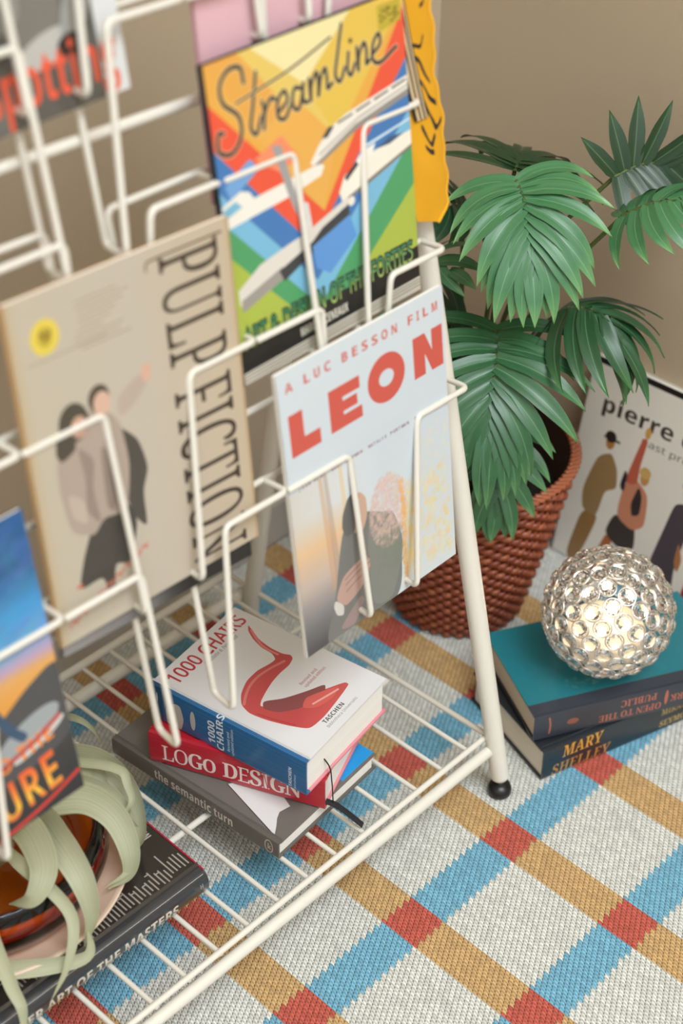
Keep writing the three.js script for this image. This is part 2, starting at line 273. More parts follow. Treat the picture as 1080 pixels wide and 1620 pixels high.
// --- book of streamlined vehicles
const streamTex = canvasTex(1024, 1190, (g, w, h) => {
  const P = (a, f) => poly(g, a.map(([x, y]) => [x * w, y * h]), f);
  g.fillStyle = '#dfa447'; g.fillRect(0, 0, w, h);
  P([[0, 0], [0.3, 0], [0.62, 0.34], [0.5, 0.57]], '#dda14a'); P([[0.16, 0], [1, 0], [0.5, 0.45], [0.36, 0.2]], '#ddbf62'); P([[0.22, 0], [0.72, 0], [0.46, 0.16]], '#e8dba2'); P([[0.72, 0], [1, 0], [1, 0.03], [0.6, 0.36], [0.46, 0.16]], '#dcb950');
  P([[0.6, 0.36], [0.42, 0.2], [0.2, 0.25], [0.5, 0.57]], '#e0a850');
  const bands = [[0.11, 0.57, 0.05, 0.5], [0.245, 0.665, 0.205, 0.43], [0.37, 0.78, 0.37, 0.43], [0.465, 0.87, 0.47, 0.43], [0.565, 0.96, 0.62, 0.43], [0.8, 1.15, 0.86, 0.43]], cs = ['#e2553a', '#4176b0', '#76b4d2', '#4c9a63', '#a6b648'];
  for (let i = 0; i < 5; i++) { const [a, b, c, m] = bands[i], [d, e, f, n] = bands[i + 1]; P([[0, a], [m, b], [1, c], [1, f], [n, e], [0, d]], cs[i]); }
  P([[0, 0.8], [0.43, 1.15], [1, 0.86], [1, 1], [0, 1]], '#9cae45');
  P([[0.18, 0.32], [0.32, 0.28], [0.4, 0.37], [0.3, 0.39]], '#e98a63'); P([[0.03, 0.36], [0.16, 0.31], [0.2, 0.35], [0.05, 0.41]], '#6f9fcf');
  // aeroplane
  P([[0.0, 0.418], [0.1, 0.392], [0.14, 0.405], [0.16, 0.43], [0.3, 0.425], [0.5, 0.415], [0.52, 0.43], [0.5, 0.455], [0.33, 0.475], [0.02, 0.49]], '#e9e4d8'); P([[0.0, 0.43], [0.07, 0.415], [0.1, 0.44], [0, 0.46]], '#79b3cc');
  P([[0.27, 0.3], [0.315, 0.31], [0.4, 0.6], [0.37, 0.57], [0.33, 0.48]], '#9b9a98'); P([[0.37, 0.5], [0.42, 0.52], [0.43, 0.6], [0.4, 0.62]], '#d9d8d4');
  // train
  P([[0.45, 0.405], [0.5, 0.362], [0.56, 0.325], [0.66, 0.3], [1, 0.262], [1, 0.305], [0.7, 0.345], [0.47, 0.415]], '#e8e2d6'); P([[0.52, 0.345], [0.56, 0.318], [0.59, 0.322], [0.55, 0.348]], '#2f3942');
  for (const x of [0.61, 0.71, 0.81, 0.91]) P([[x, 0.316 - (x - 0.6) * 0.115], [x + 0.08, 0.307 - (x - 0.6) * 0.115], [x + 0.08, 0.313 - (x - 0.6) * 0.115], [x, 0.323 - (x - 0.6) * 0.115]], '#4d4a48');
  P([[0.5, 0.385], [0.72, 0.325], [1, 0.29], [1, 0.298], [0.72, 0.335], [0.5, 0.395]], '#bdb7ac'); P([[0.47, 0.415], [0.7, 0.345], [1, 0.305], [1, 0.325], [0.7, 0.365], [0.5, 0.42]], '#8f8a82');
  // motor car
  P([[0.585, 0.535], [0.62, 0.49], [0.72, 0.465], [0.82, 0.45], [1, 0.44], [1, 0.49], [0.8, 0.53], [0.6, 0.575]], '#ece6d6'); P([[0.66, 0.48], [0.72, 0.44], [0.8, 0.43], [0.78, 0.46]], '#f0ebdf'); P([[0.62, 0.495], [0.69, 0.462], [0.7, 0.475], [0.63, 0.51]], '#2f3338'); P([[0.8, 0.452], [0.88, 0.432], [0.96, 0.44], [0.88, 0.455]], '#3f5878'); P([[0.71, 0.47], [0.735, 0.462], [0.74, 0.48], [0.715, 0.485]], '#3a2c2a');
  P([[0.6, 0.568], [0.8, 0.526], [1, 0.487], [1, 0.497], [0.8, 0.54], [0.6, 0.58]], '#7e776c'); blob(g, 0.645 * w, 0.58 * h, 20, 18, '#e6e0d0'); blob(g, 0.61 * w, 0.585 * h, 14, 12, '#cfc9ba');
  P([[0.72, 0.425], [1, 0.4], [1, 0.406], [0.72, 0.435]], '#cfe3ea');
  // coach
  P([[0.03, 0.69], [0.15, 0.64], [0.3, 0.62], [0.4, 0.61], [0.63, 0.56], [0.63, 0.58], [0.42, 0.65], [0.1, 0.74], [0.03, 0.74]], '#d9d3c8'); P([[0.04, 0.725], [0.26, 0.68], [0.26, 0.72], [0.04, 0.765]], '#9a948c'); P([[0.24, 0.69], [0.42, 0.65], [0.48, 0.62], [0.63, 0.585], [0.63, 0.625], [0.5, 0.66], [0.26, 0.73]], '#3b3d40');
  P([[0.42, 0.665], [0.63, 0.62], [0.66, 0.7], [0.5, 0.78], [0.43, 0.74]], '#5b92cf');
  // title strip
  P([[0, 0.885], [0.3, 0.87], [1, 0.84], [1, 0.955], [0, 0.965]], '#1f1f1f'); P([[0, 0.962], [1, 0.95], [1, 1], [0, 1]], '#cfc8ba');
  for (const y of [0.965, 0.975, 0.986]) P([[0, y + 0.004], [1, y - 0.006], [1, y - 0.003], [0, y + 0.007]], '#6f665a');
  g.save(); g.translate(0.03 * w, 0.89 * h); g.rotate(-0.012); g.font = '64px sans-serif'; g.fillStyle = '#9cc35a'; g.lineWidth = 10; g.strokeStyle = '#1f2422';
  g.save(); const s = 'ART & DESIGN OF THE FORTIES', mw = g.measureText(s).width; g.scale(0.94 * w / mw, 1.75); g.strokeText(s, 0, 0); g.fillStyle = grad(g, 0, -40, 0, 0, [[0, '#3f8f62'], [1, '#b3c86a']]); g.fillText(s, 0, 0); g.restore();
  g.fillStyle = '#e9e3d2'; g.font = 'bold 34px sans-serif'; g.save(); g.translate(0.28 * w, 0.052 * h); g.scale(0.9, 1.5); g.fillText('MARC ARCENEAUX', 0, 0); g.restore(); g.restore();
  // small maker's panel top right
  P([[0.86, 0.02], [0.985, 0.02], [0.985, 0.085], [0.86, 0.1]], '#b9a437'); for (let i = 0; i < 14; i++) blob(g, (0.87 + 0.1 * hash(i, 1)) * w, (0.03 + 0.055 * hash(i, 2)) * h, 9, 5, '#6d6124');
  // brush-script title
  const ink = (pts, lw = 16) => { const q = new THREE.CatmullRomCurve3(pts.map(([x, y]) => V((x - 0.05) * w, (y + 0.012) * h, 0))).getPoints(pts.length * 6).map((p) => [p.x, p.y]); curve(g, q, lw + 7, 'rgba(238,220,170,.75)'); curve(g, q, lw, '#3c3634'); };
  ink([[0.225, 0.075], [0.215, 0.03], [0.16, 0.025], [0.115, 0.06], [0.12, 0.11], [0.185, 0.165], [0.185, 0.225], [0.13, 0.262], [0.075, 0.24], [0.085, 0.19], [0.105, 0.195]], 17);
  ink([[0.285, 0.06], [0.255, 0.15], [0.235, 0.215], [0.255, 0.235], [0.29, 0.19]]); ink([[0.18, 0.125], [0.3, 0.11], [0.45, 0.09], [0.66, 0.045]], 9);
  ink([[0.3, 0.15], [0.305, 0.17], [0.295, 0.23], [0.31, 0.18], [0.345, 0.15], [0.365, 0.16]]);
  ink([[0.37, 0.2], [0.42, 0.175], [0.41, 0.145], [0.375, 0.165], [0.37, 0.215], [0.4, 0.225], [0.44, 0.185]]);
  ink([[0.5, 0.16], [0.46, 0.15], [0.445, 0.2], [0.47, 0.215], [0.5, 0.165], [0.505, 0.145], [0.5, 0.2], [0.525, 0.205]]);
  ink([[0.535, 0.14], [0.535, 0.205], [0.545, 0.16], [0.575, 0.13], [0.58, 0.16], [0.575, 0.2], [0.595, 0.15], [0.62, 0.128], [0.625, 0.16], [0.625, 0.19], [0.65, 0.18]]);
  ink([[0.72, 0.02], [0.69, 0.1], [0.67, 0.165], [0.69, 0.185], [0.72, 0.15]]); ink([[0.745, 0.11], [0.735, 0.165], [0.75, 0.18], [0.775, 0.15]]); blob(g, 0.71 * w, 0.09 * h, 10, 10, '#3c3634');
  ink([[0.79, 0.105], [0.79, 0.175], [0.8, 0.13], [0.83, 0.1], [0.84, 0.13], [0.835, 0.165], [0.86, 0.155]]);
  ink([[0.87, 0.145], [0.915, 0.12], [0.91, 0.09], [0.88, 0.11], [0.87, 0.16], [0.9, 0.178], [1.0, 0.15]]);
});
magazine('streamline_book', 'bright book with black script title over rainbow chevrons, above the white magazine', 'book', -0.206, -0.004, 0.5945, 0.8395, 0.0145, 0.0055, streamTex, { roll: 0.035, board: 0.0016, edge: 0x24282c, spine: 0x1d2430 });

// --- cream magazine
const pulpTex = canvasTex(1024, 1350, (g, w, h) => {
  g.fillStyle = grad(g, 0, 0, w, 0, [[0, '#b9a583'], [0.05, '#b9af9b'], [0.5, '#baB0a0'], [0.98, '#bdad94'], [1, '#ad8f69']]); g.fillRect(0, 0, w, h);
  g.save(); g.translate(0.66 * w, 0.035 * h); g.rotate(Math.PI / 2); g.font = '200px serif'; g.fillStyle = '#3a3027'; const s = 'PULP FICTION', mw = g.measureText(s).width; g.scale(0.955 * h / mw, 1.98); g.fillText(s, 0, 0); g.restore();
  curve(g, [[0.6 * w, 0.06 * h], [0.6 * w, 0.04 * h], [0.62 * w, 0.035 * h], [0.96 * w, 0.035 * h]], 8, '#5a4732');
  blob(g, 0.146 * w, 0.118 * h, 62, 64, '#d8c24e'); blob(g, 0.146 * w, 0.118 * h, 30, 34, '#b09a35'); curve(g, [[0.13 * w, 0.105 * h], [0.15 * w, 0.13 * h], [0.17 * w, 0.105 * h]], 9, '#6d5b22');
  for (let i = 0; i < 9; i++) { g.fillStyle = 'rgba(120,105,80,.4)'; g.fillRect((0.26 + 0.03 * hash(i, 1)) * w, (0.06 + i * 0.016) * h, (0.1 + 0.16 * hash(i, 2)) * w, 6); }
  g.fillStyle = 'rgba(120,105,80,.35)'; g.fillRect(0.06 * w, 0.175 * h, 0.34 * w, 6);
  const D = (a, f) => smoothPoly(g, a.map(([x, y]) => [x * w, y * h]), f);
  // two people wrapped in one big coat
  D([[0.36, 0.42], [0.47, 0.5], [0.5, 0.6], [0.46, 0.66], [0.46, 0.78], [0.4, 0.72], [0.36, 0.55]], '#4b4741');
  D([[0.16, 0.76], [0.22, 0.68], [0.38, 0.66], [0.42, 0.74], [0.36, 0.86], [0.29, 0.83], [0.27, 0.9], [0.31, 0.93], [0.24, 0.92], [0.23, 0.85], [0.11, 0.86]], '#45413b');
  D([[0.19, 0.4], [0.3, 0.35], [0.4, 0.42], [0.42, 0.56], [0.38, 0.7], [0.27, 0.68], [0.22, 0.72], [0.12, 0.68], [0.1, 0.54], [0.11, 0.45]], '#a8988a');
  D([[0.2, 0.44], [0.27, 0.5], [0.24, 0.58], [0.26, 0.7], [0.2, 0.64], [0.22, 0.54]], '#8f8074'); D([[0.3, 0.46], [0.35, 0.52], [0.33, 0.68], [0.29, 0.66]], '#8b7c70'); D([[0.13, 0.56], [0.2, 0.6], [0.2, 0.68], [0.14, 0.64]], '#b7a798');
  D([[0.4, 0.36], [0.52, 0.32], [0.55, 0.36], [0.46, 0.41], [0.4, 0.42]], '#b3a294'); D([[0.52, 0.31], [0.56, 0.3], [0.57, 0.34], [0.53, 0.36]], '#cfa58f');
  blob(g, 0.205 * w, 0.375 * h, 66, 74, '#4c463b'); D([[0.13, 0.38], [0.2, 0.4], [0.2, 0.45], [0.13, 0.47], [0.11, 0.44]], '#4c463b'); blob(g, 0.225 * w, 0.392 * h, 36, 42, '#c19a84');
  blob(g, 0.325 * w, 0.34 * h, 48, 52, '#4f483e'); blob(g, 0.335 * w, 0.357 * h, 38, 46, '#cfab95');
  for (let i = 0; i < 9; i++) { const x = 0.05 + i * 0.045, y = 0.955 - i * 0.014; curve(g, [[x * w, y * h], [(x + 0.015) * w, (y - 0.028) * h], [(x + 0.03) * w, y * h], [(x + 0.035) * w, (y - 0.02) * h]], 8, '#c0705c'); }
  blob(g, 0.12 * w, 0.845 * h, 16, 9, '#c46a58');
});
magazine('fashion_magazine', 'cream magazine with tall black lettering down its edge and two people in one coat', 'magazine', -0.411, -0.216, 0.4665, 0.7325, 0.013, 0.0045, pulpTex, { edge: 0xc9a26f, coat: 0.1, roll: -0.008 });
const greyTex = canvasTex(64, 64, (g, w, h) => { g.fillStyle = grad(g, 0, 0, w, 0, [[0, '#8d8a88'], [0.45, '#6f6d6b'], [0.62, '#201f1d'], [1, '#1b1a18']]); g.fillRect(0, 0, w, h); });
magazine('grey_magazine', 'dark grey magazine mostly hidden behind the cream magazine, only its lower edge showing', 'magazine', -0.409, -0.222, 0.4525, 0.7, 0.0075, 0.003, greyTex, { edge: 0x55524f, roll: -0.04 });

// --- film magazine with a fiery title
const futureTex = canvasTex(700, 830, (g, w, h) => {
  g.fillStyle = grad(g, 0, 0, 0, h, [[0, '#20598f'], [0.16, '#27517f'], [0.28, '#3d8fc4'], [0.38, '#5a9ccd'], [0.46, '#b59bb4'], [0.5, '#d8a15c'], [0.6, '#dd9638'], [0.66, '#8e6540'], [0.76, '#3b3a39'], [1, '#222326']]); g.fillRect(0, 0, w, h);
  for (let i = 0; i < 200; i++) blob(g, w * hash(i, 1), h * (0.05 + 0.37 * hash(i, 2)), 20 + 60 * hash(i, 3), 8 + 22 * hash(i, 4), `rgba(${40 + 90 * hash(i, 5)},${80 + 90 * hash(i, 6)},${140 + 90 * hash(i, 7)},.15)`, -0.4);
  smoothPoly(g, [[0.62, 0.66], [0.85, 0.55], [1.02, 0.5], [1.02, 0.8], [0.6, 0.84]].map(([x, y]) => [x * w, y * h]), '#4a4a4b'); blob(g, 0.82 * w, 0.7 * h, 110, 40, '#9aa0a2', -0.3); blob(g, 0.86 * w, 0.74 * h, 90, 18, '#c7c6c1', -0.3); blob(g, 0.66 * w, 0.6 * h, 40, 70, '#e0b46a');
  curve(g, [[0.7 * w, 0.55 * h], [0.75 * w, 0.65 * h], [0.8 * w, 0.7 * h]], 26, '#35506a');
  g.save(); g.translate(0.36 * w, 0.99 * h); g.rotate(-0.12); g.font = 'bold 150px sans-serif'; g.fillStyle = grad(g, 0, -130, 0, 10, [[0, '#d8402a'], [0.45, '#e8842f'], [0.75, '#ecbc3d'], [1, '#cf3f2a']]); g.save(); g.scale(0.72, 1.05); g.fillText('FUTURE', 0, 0); g.restore();
  g.font = 'bold 64px sans-serif'; g.fillStyle = '#e8893a'; g.fillText('BACK TO THE', 20, -140); g.restore();
  curve(g, [[0.5 * w, 0.79 * h], [0.8 * w, 0.75 * h], [0.96 * w, 0.7 * h]], 14, '#b6413a'); curve(g, [[0.6 * w, 1.0 * h], [0.8 * w, 0.98 * h], [0.99 * w, 0.93 * h]], 12, '#c8342c');
});
magazine('adventure_magazine', 'magazine with blue sky, orange glow and fiery slanted title, lower left pocket', 'magazine', -0.617, -0.4205, 0.347, 0.594, 0.0118, 0.0035, futureTex, { roll: 0.03, edge: 0x33363a });

// --- black and white film magazine, top left
const spotTex = canvasTex(512, 640, (g, w, h) => {
  g.fillStyle = '#d4d6d4'; g.fillRect(0, 0, w, h); g.fillStyle = '#5a5751'; g.fillRect(0, 0, 0.9 * w, h);
  for (let i = 0; i < 260; i++) { const c = 45 + 90 * hash(i, 5); blob(g, 0.9 * w * hash(i, 1), h * (0.3 + 0.7 * hash(i, 2)), 10 + 34 * hash(i, 3), 10 + 30 * hash(i, 4), `rgba(${c},${c},${c - 6},.25)`); }
  blob(g, 0.66 * w, 0.72 * h, 60, 90, '#77726b'); blob(g, 0.7 * w, 0.83 * h, 62, 26, '#b5b3ac', -0.25); blob(g, 0.83 * w, 0.76 * h, 26, 60, '#9b9a95', 0.4); blob(g, 0.56 * w, 0.7 * h, 34, 40, '#8b8a84'); blob(g, 0.8 * w, 0.84 * h, 30, 20, '#2b2825'); blob(g, 0.74 * w, 0.68 * h, 30, 16, '#9a9892');
  g.fillStyle = '#5a5751'; g.fillRect(0.9 * w, 0.62 * h, 0, 0); g.fillStyle = '#d4d6d4'; g.fillRect(0.9 * w, 0, 0.1 * w, h);
  g.font = 'bold 96px sans-serif'; g.fillStyle = '#e2593b'; fitText(g, 'Trainspotting', 0.1 * w, 0.955 * h, 0.87 * w, { sy: 1.15 });
});
magazine('portrait_magazine', 'black and white portrait magazine with orange-red lettering, topmost on the left', 'magazine', -0.459, -0.2585, 0.826, 1.08, 0.0118, 0.0035, spotTex, { roll: 0.045 });
const pinkTex = canvasTex(512, 512, (g, w, h) => { g.fillStyle = '#d9aeb4'; g.fillRect(0, 0, w, h); g.fillStyle = '#7d4753'; g.fillRect(0.345 * w, 0, 0.03 * w, h); for (let i = 0; i < 5; i++) { const x = 0.5 + i * 0.055; curve(g, [[x * w, 0.68 * h], [(x + 0.02) * w, (0.64 + 0.03 * hash(i, 1)) * h], [(x + 0.045) * w, 0.68 * h]], 6, '#4a2f38'); } curve(g, [[0.78 * w, 0.66 * h], [0.95 * w, 0.655 * h]], 7, '#4a2f38'); blob(g, 0.2 * w, 0.75 * h, 5, 6, '#7a4a58'); });  // dark vertical strip is a shadow painted onto the pink cover
magazine('pink_magazine', 'pale pink magazine peeking out above the rainbow chevron book', 'magazine', -0.2, -0.022, 0.73, 0.99, 0.007, 0.003, pinkTex, { edge: 0xc99aa2 });

// --- hardback leaning on the right wall
const modeTex = canvasTex(1024, 1060, (g, w, h) => {
  g.fillStyle = '#dcd6c9'; g.fillRect(0, 0, w, h); g.fillStyle = '#1a1918'; g.fillRect(0, 0, w, 0.028 * h);
  g.fillStyle = '#3d332d'; g.font = 'bold 112px sans-serif'; fitText(g, 'pierre cardin', 0.085 * w, 0.235 * h, 0.86 * w); g.font = '50px sans-serif'; g.fillStyle = '#5d5148'; fitText(g, 'past present future', 0.33 * w, 0.305 * h, 0.62 * w); g.translate(-0.06 * w, -0.02 * h); g.scale(1, 1.12);
  const D = (a, f) => smoothPoly(g, a.map(([x, y]) => [x * w, y * h]), f);
  const head = (x, y, skin, hair) => { blob(g, x * w, y * h, 25, 34, skin); blob(g, (x - 0.004) * w, (y - 0.022) * h, 31, 26, hair); };
  D([[0.14, 0.9], [0.17, 0.7], [0.2, 0.66], [0.27, 0.67], [0.24, 0.8], [0.2, 0.93]], '#8d6a3e'); D([[0.15, 0.58], [0.19, 0.42], [0.26, 0.38], [0.31, 0.44], [0.33, 0.52], [0.27, 0.55], [0.26, 0.68], [0.17, 0.67]], '#94774d'); head(0.24, 0.34, '#a8763e', '#2b2320'); g.fillStyle = '#2b2320'; g.fillRect(0.2 * w, 0.322 * h, 0.09 * w, 10);
  D([[0.28, 0.92], [0.33, 0.72], [0.38, 0.73], [0.33, 0.92]], '#a05d33'); D([[0.44, 0.93], [0.43, 0.73], [0.48, 0.73], [0.47, 0.93]], '#a05d33'); D([[0.32, 0.72], [0.35, 0.62], [0.47, 0.62], [0.5, 0.74], [0.4, 0.76]], '#3a3430'); D([[0.36, 0.63], [0.36, 0.5], [0.4, 0.43], [0.5, 0.48], [0.52, 0.62], [0.46, 0.66]], '#c07f60'); D([[0.36, 0.48], [0.38, 0.36], [0.4, 0.26], [0.43, 0.26], [0.42, 0.38], [0.43, 0.46]], '#b35a43'); blob(g, 0.42 * w, 0.235 * h, 16, 26, '#c2964e'); head(0.46, 0.42, '#b98a52', '#c3a05e'); D([[0.44, 0.46], [0.47, 0.5], [0.48, 0.58], [0.44, 0.6], [0.42, 0.55]], '#2e2a29'); D([[0.34, 0.5], [0.35, 0.42], [0.37, 0.44], [0.37, 0.52]], '#2d2a2b');
  D([[0.56, 0.94], [0.6, 0.82], [0.66, 0.82], [0.62, 0.94]], '#4d3b37'); D([[0.58, 0.8], [0.62, 0.58], [0.64, 0.46], [0.7, 0.44], [0.74, 0.56], [0.72, 0.72], [0.74, 0.84]], '#443c42'); D([[0.71, 0.6], [0.75, 0.68], [0.74, 0.74], [0.71, 0.7]], '#a26a3f'); head(0.69, 0.39, '#a87340', '#2a2326');
  D([[0.78, 0.6], [0.86, 0.5], [0.93, 0.5], [0.97, 0.62], [0.96, 0.86], [0.78, 0.87], [0.8, 0.7]], '#98232c'); D([[0.82, 0.86], [0.88, 0.86], [0.86, 1], [0.81, 1]], '#4a2a2a'); head(0.89, 0.45, '#a87340', '#2a2326');
});
{
  const up = V(0.1844, 0.98285, 0), q = new THREE.Quaternion().setFromRotationMatrix(new THREE.Matrix4().makeBasis(V(0, 0, 1), up, V(-0.98285, 0.1844, 0)));
  magazine('fashion_hardback', 'white hardback with four dressed figures leaning against the right wall', 'book', 0, 0.25, 0, 0.2655, 0, 0.0115, modeTex, { quat: q, pos: V(0.431, 0.0025, -0.113), board: 0.0018, edge: 0xcfc8ba, spine: 0xbfb7a8 });
}

// ---------------------------------------------------------------- books that lie flat
// closed slab that follows a profile (z, y) and runs along x; the outer face carries the print
function slab(prof, t, x0, x1, swap) {
  const n = prof.length, inner = [], S = [0];
  for (let i = 0; i < n; i++) {
    const a = prof[Math.max(i - 1, 0)], b = prof[Math.min(i + 1, n - 1)], dz = b[0] - a[0], dy = b[1] - a[1], L = Math.hypot(dz, dy) || 1;
    inner.push([prof[i][0] + (dy / L) * t, prof[i][1] - (dz / L) * t]); if (i) S.push(S[i - 1] + Math.hypot(prof[i][0] - prof[i - 1][0], prof[i][1] - prof[i - 1][1]));
  }
  const pos = [], uv = [], put = (x, p, s) => { pos.push(x, p[1], p[0]); const u = (x - x0) / (x1 - x0), v = s / S[n - 1]; uv.push(...(swap ? swap(u, v) : [u, 1 - v])); };
  const quad = (a, b, c, d) => { for (const q of [a, b, c, a, c, d]) put(...q); };
  for (let i = 0; i < n - 1; i++) {
    quad([x0, prof[i], S[i]], [x0, prof[i + 1], S[i + 1]], [x1, prof[i + 1], S[i + 1]], [x1, prof[i], S[i]]);
    quad([x0, inner[i], S[i]], [x1, inner[i], S[i]], [x1, inner[i + 1], S[i + 1]], [x0, inner[i + 1], S[i + 1]]);
    quad([x0, prof[i], S[i]], [x0, inner[i], S[i]], [x0, inner[i + 1], S[i + 1]], [x0, prof[i + 1], S[i + 1]]);
    quad([x1, prof[i], S[i]], [x1, prof[i + 1], S[i + 1]], [x1, inner[i + 1], S[i + 1]], [x1, inner[i], S[i]]);
  }
  for (const i of [0, n - 1]) quad([x0, prof[i], S[i]], [x1, prof[i], S[i]], [x1, inner[i], S[i]], [x0, inner[i], S[i]]);
  const g = new THREE.BufferGeometry(); g.setAttribute('position', new THREE.Float32BufferAttribute(pos, 3)); g.setAttribute('uv', new THREE.Float32BufferAttribute(uv, 2)); g.computeVertexNormals(); return g;
}
// A: (x, z) of the spine's outer edge at its far or left end; phi: degrees from +x towards +z along the spine
function book(name, label, A, phi, y0, y1, L, Wd, o) {
  const a = phi * Math.PI / 180, T = y1 - y0, dx = Math.cos(a), dz = Math.sin(a), nx = -dz, nz = dx;
  const b = thing(name, label, 'book', V(A[0] + dx * L / 2 - nx * Wd / 2, y0, A[1] + dz * L / 2 - nz * Wd / 2)); b.rotation.y = -a;
  const h = Wd / 2, t = o.board ?? 0.0022, hinge = o.hinge ?? 0.006, bulge = o.bulge ?? 0.0006, zs = h - bulge, rnd_ = 0.0012;
  const top = [[zs - hinge, T], [zs - hinge * 0.6, T - 0.0006], [-h + rnd_, T], [-h, T - rnd_]];
  part('front_cover', slab(top.slice().map((p) => p), -t, -L / 2, L / 2, (u, s) => [s, 1 - u]), o.cover, b);
  part('back_cover', slab([[zs - hinge, 0], [-h, 0]], t, -L / 2, L / 2), o.back ?? o.cover, b);
  const sp = [[zs - hinge, T - 0.0003]], K = 16, pw = o.round ?? 0.16, dz_ = Math.min(hinge * 0.8, o.depth ?? 0.003);
  for (let k = 0; k <= K; k++) { const th = Math.PI / 2 - (k / K) * Math.PI, sn = Math.sin(th), cs = Math.max(0, Math.cos(th)); sp.push([zs - dz_ + (dz_ + bulge) * cs ** pw, T / 2 + (T / 2) * Math.sign(sn) * Math.abs(sn) ** (pw < 0.5 ? 0.9 : 1)]); }
  sp.push([zs - hinge, 0.0003]);
  part('spine', slab(sp, t * 0.8, -L / 2, L / 2, (u, s) => [u, 1 - s]), o.spine, b);
  const e = 0.0028;
  part('page_block', box(-L / 2 + e, L / 2 - e, t, T - t, -h + e + 0.001, zs - t), o.pages ?? pagesMat, b);
  return b;
}
const glossy = (map, r = 0.3, coat = 0.5) => phys(0xffffff, r, { map, clearcoat: coat, clearcoatRoughness: 0.12, side: THREE.DoubleSide });
{
  // bottom of the stack: grey paperback-thin hardback
  const cov = canvasTex(700, 1010, (g, w, h) => { g.fillStyle = '#6f6a64'; g.fillRect(0, 0, w, h); poly(g, [[0.62, 0.3], [1, 0.3], [1, 1], [0.66, 1]].map(([x, y]) => [x * w, y * h]), '#1e94d8'); poly(g, [[0.17, 0.6], [0.4, 0.7], [0.28, 0.9], [0.2, 0.885], [0.15, 0.9], [0.1, 0.925], [0.03, 0.955]].map(([x, y]) => [x * w, y * h]), '#dedddb'); curve(g, [[0.17 * w, 0.6 * h], [0.1 * w, 0.78 * h], [0.03 * w, 0.955 * h]], 4, '#2b2826'); g.fillStyle = '#6f6a64'; g.fillRect(0, 0.988 * h, w, 0.012 * h); });
  const sp = canvasTex(1400, 180, (g, w, h) => { g.fillStyle = '#635d56'; g.fillRect(0, 0, w, h); g.fillStyle = '#cfc7ba'; g.font = 'bold 92px sans-serif'; fitText(g, 'the semantic turn', 0.265 * w, 0.7 * h, 0.475 * w); g.lineWidth = 7; g.strokeStyle = '#bdb4a6'; g.beginPath(); g.ellipse(0.945 * w, 0.52 * h, 30, 44, 0, 0, 7); g.stroke(); g.fillStyle = '#bdb4a6'; g.font = 'bold 50px serif'; g.fillText('k', 0.936 * w, 0.62 * h); });
  book('grey_book', 'grey book with pale spine lettering, bottom of the stack on the wire shelf', [-0.2145, -0.306], 85.2, 0.0752, 0.0965, 0.218, 0.15, { cover: glossy(cov, 0.45, 0.15), spine: glossy(sp, 0.5, 0.15), back: std(0x5f5a54, 0.5) });
  const red = canvasTex(64, 64, (g) => { g.fillStyle = '#b5202f'; g.fillRect(0, 0, 64, 64); });
  const lsp = canvasTex(1400, 310, (g, w, h) => {
    g.fillStyle = '#b41f30'; g.fillRect(0, 0, w, h); for (let i = 0; i < 40; i++) { g.fillStyle = `rgba(230,120,130,${0.05 + 0.1 * hash(i, 2)})`; g.fillRect(0, h * hash(i, 1), w, 2); }
    g.fillStyle = '#ecdcd4'; g.strokeStyle = '#ecdcd4'; const y = 0.76 * h, L = [['L', 'serif', 150], ['O', 'serif', 150], ['G', 'bold serif', 150], ['O', 'bold serif', 130], [' ', 'serif', 100], ['D', 'bold serif', 150], ['E', 'serif', 150], ['S', 'bold serif', 160], ['I', 'bold serif', 150], ['G', 'bold serif', 150], ['N', 'bold serif', 150]];
    let x = 0.07 * w; for (const [c, f, s] of L) { const b = f.startsWith('bold'); g.font = `${b ? 'bold ' : ''}${s + 22}px serif`; if (c === ' ') { x += 55; continue; } g.fillText(c, x, y); x += g.measureText(c).width * 0.9; }
    g.fillStyle = '#b41f30'; for (const xx of [0.355, 0.475]) blob(g, xx * w, 0.55 * h, 12, 16, '#b41f30'); for (let i = 0; i < 3; i++) poly(g, [[(0.635 + i * 0.02) * w, 0.3 * h], [(0.64 + i * 0.02) * w, 0.3 * h], [(0.665 + i * 0.02) * w, 0.8 * h], [(0.66 + i * 0.02) * w, 0.8 * h]], '#b41f30');
  });
  const pinkEdge = std(0xd88a92, 0.5);
  book('red_logo_book', 'thick red book with LOGO DESIGN on its spine, middle of the shelf stack', [-0.208, -0.2545], 67, 0.0975, 0.1365, 0.183, 0.138, { cover: glossy(red), spine: glossy(lsp), back: pinkEdge });
  const cc = canvasTex(1024, 1400, (g, w, h) => {
    g.fillStyle = '#dedddd'; g.fillRect(0, 0, w, h); g.fillStyle = '#b8343c'; g.font = '150px sans-serif'; g.strokeStyle = '#b8343c'; g.lineWidth = 5; fitText(g, '1000 CHAIRS', 0.085 * w, 0.125 * h, 0.84 * w, { sy: 1.12, stroke: 1 });
    g.fillStyle = '#6a6667'; g.font = 'italic 46px serif'; fitText(g, 'Charlotte & Peter Fiell', 0.37 * w, 0.162 * h, 0.37 * w);
    g.fillStyle = '#a84a50'; g.font = '38px sans-serif'; fitText(g, 'Revised and', 0.585 * w, 0.662 * h, 0.2 * w); fitText(g, 'updated edition', 0.585 * w, 0.692 * h, 0.25 * w); g.fillStyle = '#454245'; g.font = 'bold 50px sans-serif'; fitText(g, 'TASCHEN', 0.37 * w, 0.925 * h, 0.24 * w); g.fillStyle = '#8a8688'; g.font = '34px sans-serif'; fitText(g, 'Bibliotheca Universalis', 0.35 * w, 0.955 * h, 0.36 * w);
    const S = (a) => a.map(([x, y]) => [x * w, y * h]);
